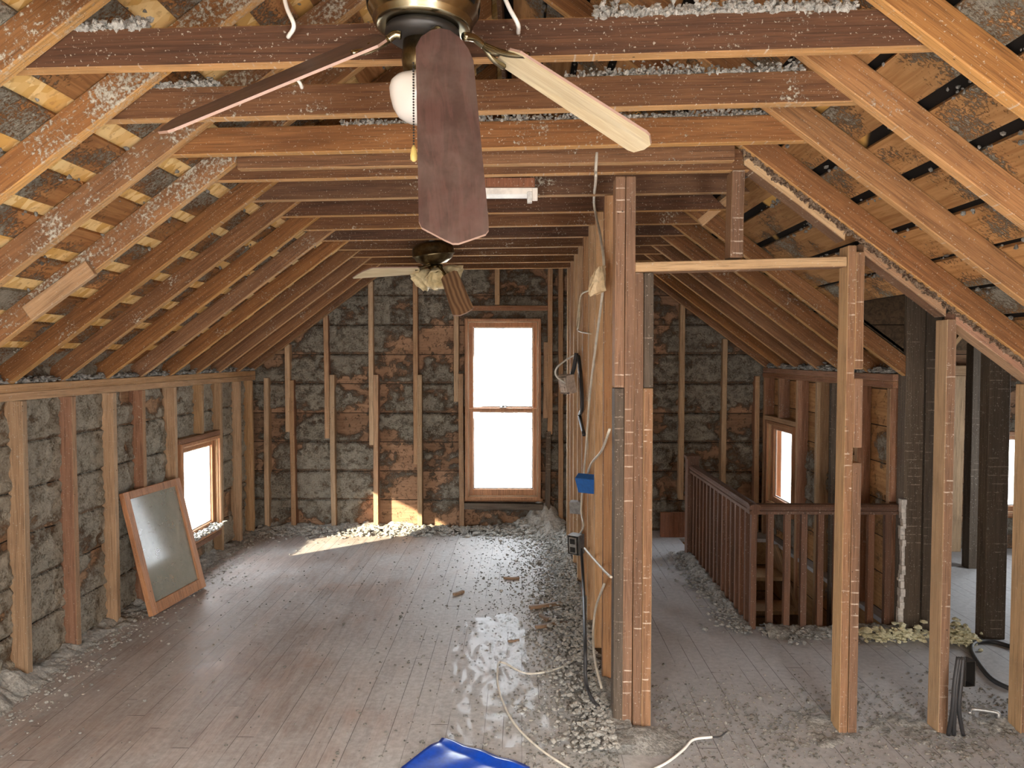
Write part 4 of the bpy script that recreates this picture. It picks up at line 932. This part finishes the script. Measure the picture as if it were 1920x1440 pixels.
bm = bmesh.new(); nx, ny = 60, 60; C = [fl(868, 1165), fl(965, 1150), fl(1062, 1412), fl(812, 1396)]
gv = []
pp = []
for i in range(nx + 1):
    for j in range(ny + 1):
        s_ = i / nx; t = j / ny; pp.append((C[0].lerp(C[1], s_)).lerp(C[3].lerp(C[2], s_), t))
arr = np.array([p[:] for p in pp]); hgt = 0.003 + 0.016 * np.abs(fbm(arr * np.array([7, 4, 1]), 3, 91) - 0.5) * 2 + 0.006 * np.abs(fbm(arr * np.array([22, 22, 1]), 2, 92) - .5)
vs = [bm.verts.new((p.x + 0.02 * math.sin(p.y * 9), p.y, h)) for p, h in zip(pp, hgt)]
for i in range(nx):
    for j in range(ny): bm.faces.new([vs[k] for k in (i * (ny + 1) + j, (i + 1) * (ny + 1) + j, (i + 1) * (ny + 1) + j + 1, i * (ny + 1) + j + 1)])
tag(link('plastic_film', bm_mesh(bm, 'film', 0, True), 'clear_film'), 'wrinkled clear plastic film lying on the floor by the partition', 'plastic film', None, 'thing')

for (x0, y0, x1, y1, w, lab) in ((993, 1144, 1053, 1135, .030, 'longest loose wood stick on the floor left of the partition'), (1004, 1180, 1040, 1173, .026, 'loose stick end touching another stick by the partition'), (1038, 1173, 1092, 1168, .022, 'thin stick pointing at the partition foot'),
                                 (944, 1086, 974, 1087, .022, 'short stick lying crosswise nearest the far wall'), (850, 1118, 870, 1112, .024, 'dark splinter lying alone out on the open floor'), (1013, 1158, 1030, 1166, .03, 'broken chunk of wood above the crossed sticks'), (952, 1205, 974, 1203, .016, 'small reddish stick nearest the plastic film')):
    a = fl(x0, y0); b = fl(x1, y1); thing_beam('wood_stick', lab, 'stick', 'loose sticks on the floor', a + Vector((0, 0, w * .4 + .002)), b + Vector((0, 0, w * .4 + .002)), (0, 0, 1), w, w * .75, 'stick_wood')

# ================================================================== insulation on the floor
def stuff(o, lab, cat='debris'): return tag(o, lab, cat, None, 'stuff')
def h_part(x, y, a, b): 
    d = np.clip((0.40 - x) / 0.30, 0, 1); fade = sstep(y, 3.0, 3.25)
    return ((0.055 * (1 - d) ** 1.4) * (0.4 + 1.3 * a) + 0.03 * (b - 0.5) - 0.012 - 0.012 * d) * np.where(y < 3.12, 0.6, 1)
stuff(heap('insulation_debris', 0.05, 0.47, 3.0, 6.85, 0.014, h_part, 'cellulose_dark'), 'grey insulation debris heaped along the foot of the long partition')
def h_back(x, y, a, b):
    d = (6.90 - y) / 0.32; c = 0.07 + 0.20 * np.exp(-((x - 0.22) / 0.2) ** 2) - 0.05 * np.exp(-((x + 0.5) / 0.25) ** 2)
    return c * np.clip(1 - d, 0, 1) ** 1.3 * (0.3 + 1.4 * a) + 0.05 * (b - .5) - 0.014
stuff(heap('insulation_debris', -2.45, 0.39, 6.5, 6.92, 0.014, h_back, 'cellulose'), 'grey insulation debris heaped along the foot of the far gable')
def h_left(x, y, a, b):
    d = (x + 2.53) / 0.22; near = 0.10 * np.exp(-((y - 3.35) / 0.3) ** 2)
    return (0.05 + near) * np.clip(1 - d * (0.75 if False else 1), 0, 1) ** 1.2 * (0.2 + 1.6 * a) + 0.045 * (b - .5) - 0.016
stuff(heap('insulation_debris', -2.54, -2.2, 3.0, 6.85, 0.014, h_left, 'cellulose'), 'grey insulation debris along the foot of the left knee wall')
def h_post(x, y, a, b):
    r = np.sqrt(((x - 0.47) / 0.26) ** 2 + ((y - 3.12) / 0.16) ** 2)
    return 0.05 * np.clip(1 - r, 0, 1) * (0.4 + 1.2 * a) + 0.02 * (b - .5) - 0.006
stuff(heap('insulation_debris', 0.15, 0.80, 2.9, 3.17, 0.012, h_post, 'cellulose_dark'), 'heap of grey debris around the foot of the end post')
def h_rail(x, y, a, b):
    d = np.abs(x - 1.34) / 0.11
    return 0.05 * np.clip(1 - d, 0, 1) * (0.3 + 1.4 * a) * (0.6 + 0.8 * sstep(y, 4.6, 5.9)) + 0.03 * (b - .5) - 0.010
stuff(heap('insulation_debris', 1.18, 1.39, 4.4, 6.0, 0.012, h_rail, 'cellulose_dark'), 'grey debris along the foot of the balustrade')
def h_rail2(x, y, a, b):
    d = np.abs(y - 4.34) / 0.14
    return 0.055 * np.clip(1 - d, 0, 1) * (0.2 + 1.5 * a) + 0.035 * (b - .5) - 0.012
stuff(heap('insulation_debris', 1.42, 2.23, 4.2, 4.43, 0.012, h_rail2, 'cellulose_dark'), 'dark debris along the short side of the balustrade')
def h_right(x, y, a, b):
    return 0.06 * (a - 0.45) + 0.035 * (b - .5) - 0.004 - 0.05 * np.clip(np.abs(y - 3.2) / 0.35, 0, 1.5) ** 2
stuff(heap('insulation_debris', 1.0, 2.33, 2.75, 3.65, 0.014, h_right, 'cellulose_dark'), 'grey debris spread around the right posts')

def crumbs(n, gen, s0, s1, mat, lab):
    pts = gen(n); sz = rng.uniform(s0, s1, n) * rng.uniform(0.5, 1.3, n); pts[:, 2] += sz * 0.35
    return stuff(lumps('insulation_crumbs', pts, sz, mat), lab, 'crumbs')
def gp(n):
    x = 0.39 - np.abs(rng.exponential(0.22, n)); x = np.clip(x, -0.75, 0.39); y = rng.uniform(2.85, 6.7, n) ; return np.stack([x, y, np.zeros(n)], 1)
crumbs(6500, gp, .003, .008, 'crumb_grey', 'scattered grey crumbs on the floor left of the partition')
def gp1(n):
    x = 0.39 - np.abs(rng.exponential(0.10, n)); y = rng.uniform(2.95, 6.7, n); z = 0.05 * np.clip(1 - (0.39 - x) / .3, 0, 1); return np.stack([x, y, z], 1)
crumbs(3600, gp1, .005, .014, 'cellulose', 'larger grey lumps piled against the partition foot')
def gl(n): 
    x = -2.46 + np.abs(rng.exponential(0.10, n)); return np.stack([x, rng.uniform(2.9, 6.8, n), np.zeros(n)], 1)
crumbs(2200, gl, .003, .010, 'cellulose', 'grey crumbs along the left knee wall')
def gall(n): return np.stack([rng.uniform(-2.4, 0.2, n), rng.uniform(2.7, 6.8, n), np.zeros(n)], 1)
crumbs(700, gall, .002, .007, 'crumb_grey', 'fine crumbs strewn over the open floor')
def gb(n): 
    x = rng.uniform(-2.3, .38, n); x = np.where(rng.random(n) < .4, rng.normal(.2, .15, n), x); x = np.clip(x, -2.4, .38); y = 6.84 - np.abs(rng.exponential(.07, n)); z = np.where(x > -.05, 0.10, 0.04) * np.clip(1 - (6.84 - y) / .2, 0, 1); return np.stack([x, y, z], 1)
crumbs(2600, gb, .008, .022, 'cellulose', 'grey lumps heaped at the foot of the far gable')
def gr(n): return np.stack([rng.uniform(.6, 2.3, n), rng.normal(3.2, .25, n), np.zeros(n)], 1)
crumbs(3600, gr, .002, .008, 'crumb_grey', 'grey crumbs around the right posts')
def grl(n):
    t = rng.random(n) < .65; x = np.where(t, 1.34 - np.abs(rng.exponential(.05, n)), rng.uniform(1.4, 2.2, n)); y = np.where(t, rng.uniform(4.3, 6.1, n), 4.36 - np.abs(rng.exponential(.05, n))); return np.stack([x, y, np.zeros(n) + .01], 1)
crumbs(1500, grl, .006, .017, 'cellulose_dark', 'grey lumps along the foot of the balustrade')
def gy(n): 
    p = fl(1670, 1190); x = p.x + rng.normal(0, .12, n); return np.stack([np.clip(x, 1.95, 2.44), 4.24 + rng.normal(0, .025, n), np.abs(rng.normal(0, .028, n))], 1)
crumbs(260, gy, .010, .020, 'yellow_batt', 'pale yellow insulation tufts at the foot of the dark posts')
def gy2(n):
    p = fl(1802, 1205); q_ = fl(1798, 1190); t = rng.random(n); return np.stack([p.x + rng.normal(0, .035, n), p.y + rng.normal(0.02, .05, n), np.abs(rng.normal(0, .035, n))], 1)
crumbs(220, gy2, .010, .020, 'yellow_batt', 'pale yellow insulation tuft on the floor behind the knotted post')

# insulation lying on the ties and clinging to the roof
def on_tie(k, x0, x1, n, s0, s1, lab):
    n = int(n * 3.2); Y = YK[k] + RW + 0.025; x = rng.uniform(x0, x1, n); hump = 0.4 + 1.2 * vnoise(np.stack([x * 6, x * 0, x * 0], 1), k)
    z = 2.362 + (x + 1.3) * 0.02 + 0.095 + np.abs(rng.normal(0, .014, n)) * hump; pts = np.stack([x, Y + rng.normal(0, .012, n), z], 1)
    stuff(lumps('insulation_tufts', pts, rng.uniform(s0, s1, n) * 0.62, 'cellulose', 0.9, 0.5), lab, 'insulation')
on_tie(2, at(1115, 50, 1.97).x, at(1600, 50, 1.97).x, 700, .006, .016, 'ragged grey insulation on top of the nearest tie, right half')
on_tie(2, at(150, 50, 1.97).x, at(280, 50, 1.97).x, 160, .006, .015, 'grey insulation on the left end of the nearest tie')
on_tie(3, at(260, 150, 2.4).x, at(420, 150, 2.4).x, 160, .005, .012, 'grey insulation on the left end of the second tie')
on_tie(3, at(1060, 150, 2.4).x, at(1500, 150, 2.4).x, 360, .005, .012, 'grey insulation on the right half of the second tie')
on_tie(4, at(640, 230, 2.8).x, at(1450, 230, 2.8).x, 500, .005, .012, 'grey insulation along the third tie')
n = 1500; x = rng.uniform(0.92, 2.2, n); pts = np.stack([x, YC0 - 0.004 + rng.normal(0, .006, n), RZ - TT * np.abs(x - RX) - 0.004 + rng.normal(0, .009, n)], 1)
cellulose('broken_plaster', (0.10, 0.06, 0.04), (0.32, 0.24, 0.17))
stuff(lumps('plaster_crumbs', pts, rng.uniform(.003, .009, n), 'broken_plaster', 1.0, 0.5), 'ragged broken plaster between rafter and sloped timbers right of the doorway', 'debris')
# debris packed on the knee wall plate
n = 1500; y = rng.uniform(3.3, 6.8, n); x = rng.uniform(-2.54, -2.46, n); pts = np.stack([x, y, 1.49 + np.abs(rng.normal(0, .012, n))], 1)
stuff(lumps('insulation_tufts', pts, rng.uniform(.006, .018, n), 'cellulose_dark'), 'grey insulation lying on the left knee wall plate', 'insulation')
n = 900; y = rng.uniform(4.5, 6.8, n); x = rng.uniform(2.21, 2.29, n); pts = np.stack([x, y, 1.52 + np.abs(rng.normal(0, .015, n))], 1)
stuff(lumps('insulation_tufts', pts, rng.uniform(.008, .022, n), 'cellulose_dark'), 'grey insulation lying on the right knee wall plate', 'insulation')
n = 300; pts = np.stack([rng.uniform(-2.5, -2.42, n), rng.uniform(5.38, 6.02, n), 0.245 + np.abs(rng.normal(0, .012, n))], 1)
stuff(lumps('insulation_tufts', pts, rng.uniform(.006, .018, n), 'cellulose'), 'pale insulation on the sill of the left window', 'insulation')
# tufts caught at the gaps of the roof boards
pts = []
for sgn, cnt in ((-1, 1300), (1, 1800)):
    for _ in range(cnt):
        k = random.randint(1, 14); s_ = k * 0.2 - 0.008 + random.gauss(0, .012); 
        yb = random.choice(YK[:7] if sgn > 0 else YK); y = yb + random.choice((random.uniform(.06, .40), .06 + abs(random.gauss(0, .05))))
        if sgn > 0 and s_ > 2.2 and 3.2 < y < 4.5: continue
        off = RD - 0.006; pts.append((RX + sgn * (s_ * CT + off * ST), min(y, 6.9), RZ - s_ * ST + off * CT))
pts = np.array(pts); stuff(lumps('insulation_tufts', pts, rng.uniform(.003, .009, len(pts)), 'crumb_grey', 1.0), 'grey tufts of insulation caught in the roof boards', 'insulation')

# ================================================================== outside
bm = bmesh.new(); bmesh.ops.create_grid(bm, x_segments=40, y_segments=40, size=60)
for v in bm.verts: v.co.z = -3.4 + max(0, v.co.y - 8) * 0.045 + 0.15 * math.sin(v.co.x * .6) * math.cos(v.co.y * .5)
struct(link('ground', bm_mesh(bm, 'ground', 0, True), 'snow_ground'))
def tree(x, y, h, lab):
    r = empty('bare_tree', (x, y, -2.2)); tag(r, lab, 'tree', 'trees outside', 'thing'); bpy.context.view_layer.update()
    rnd = random.Random(int(x * 10 + 100)); trunk = [Vector((x, y, -2.3 + h * t)) + Vector((0.25 * math.sin(t * 3), 0, 0)) for t in (0, .25, .5, .75, 1)]
    fp(tube('trunk', trunk, 0.10, 'bark', r), r)
    for i in range(16):
        t = rnd.uniform(.35, 1); p = Vector((x + 0.25 * math.sin(t * 3), y, -2.3 + h * t)); a = rnd.uniform(0, 6.28); L = rnd.uniform(.6, 1.6)
        e = p + Vector((math.cos(a) * L, math.sin(a) * L, L * rnd.uniform(.2, .8))); m = (p + e) / 2 + Vector((0, 0, .15))
        fp(tube('branch', [p, m, e], 0.025, 'bark', r), r)
tree(-0.55, 18.0, 4.6, 'bare tree outside, left in the tall gable window'); tree(0.35, 24.0, 5.4, 'bare tree outside, right in the tall gable window')
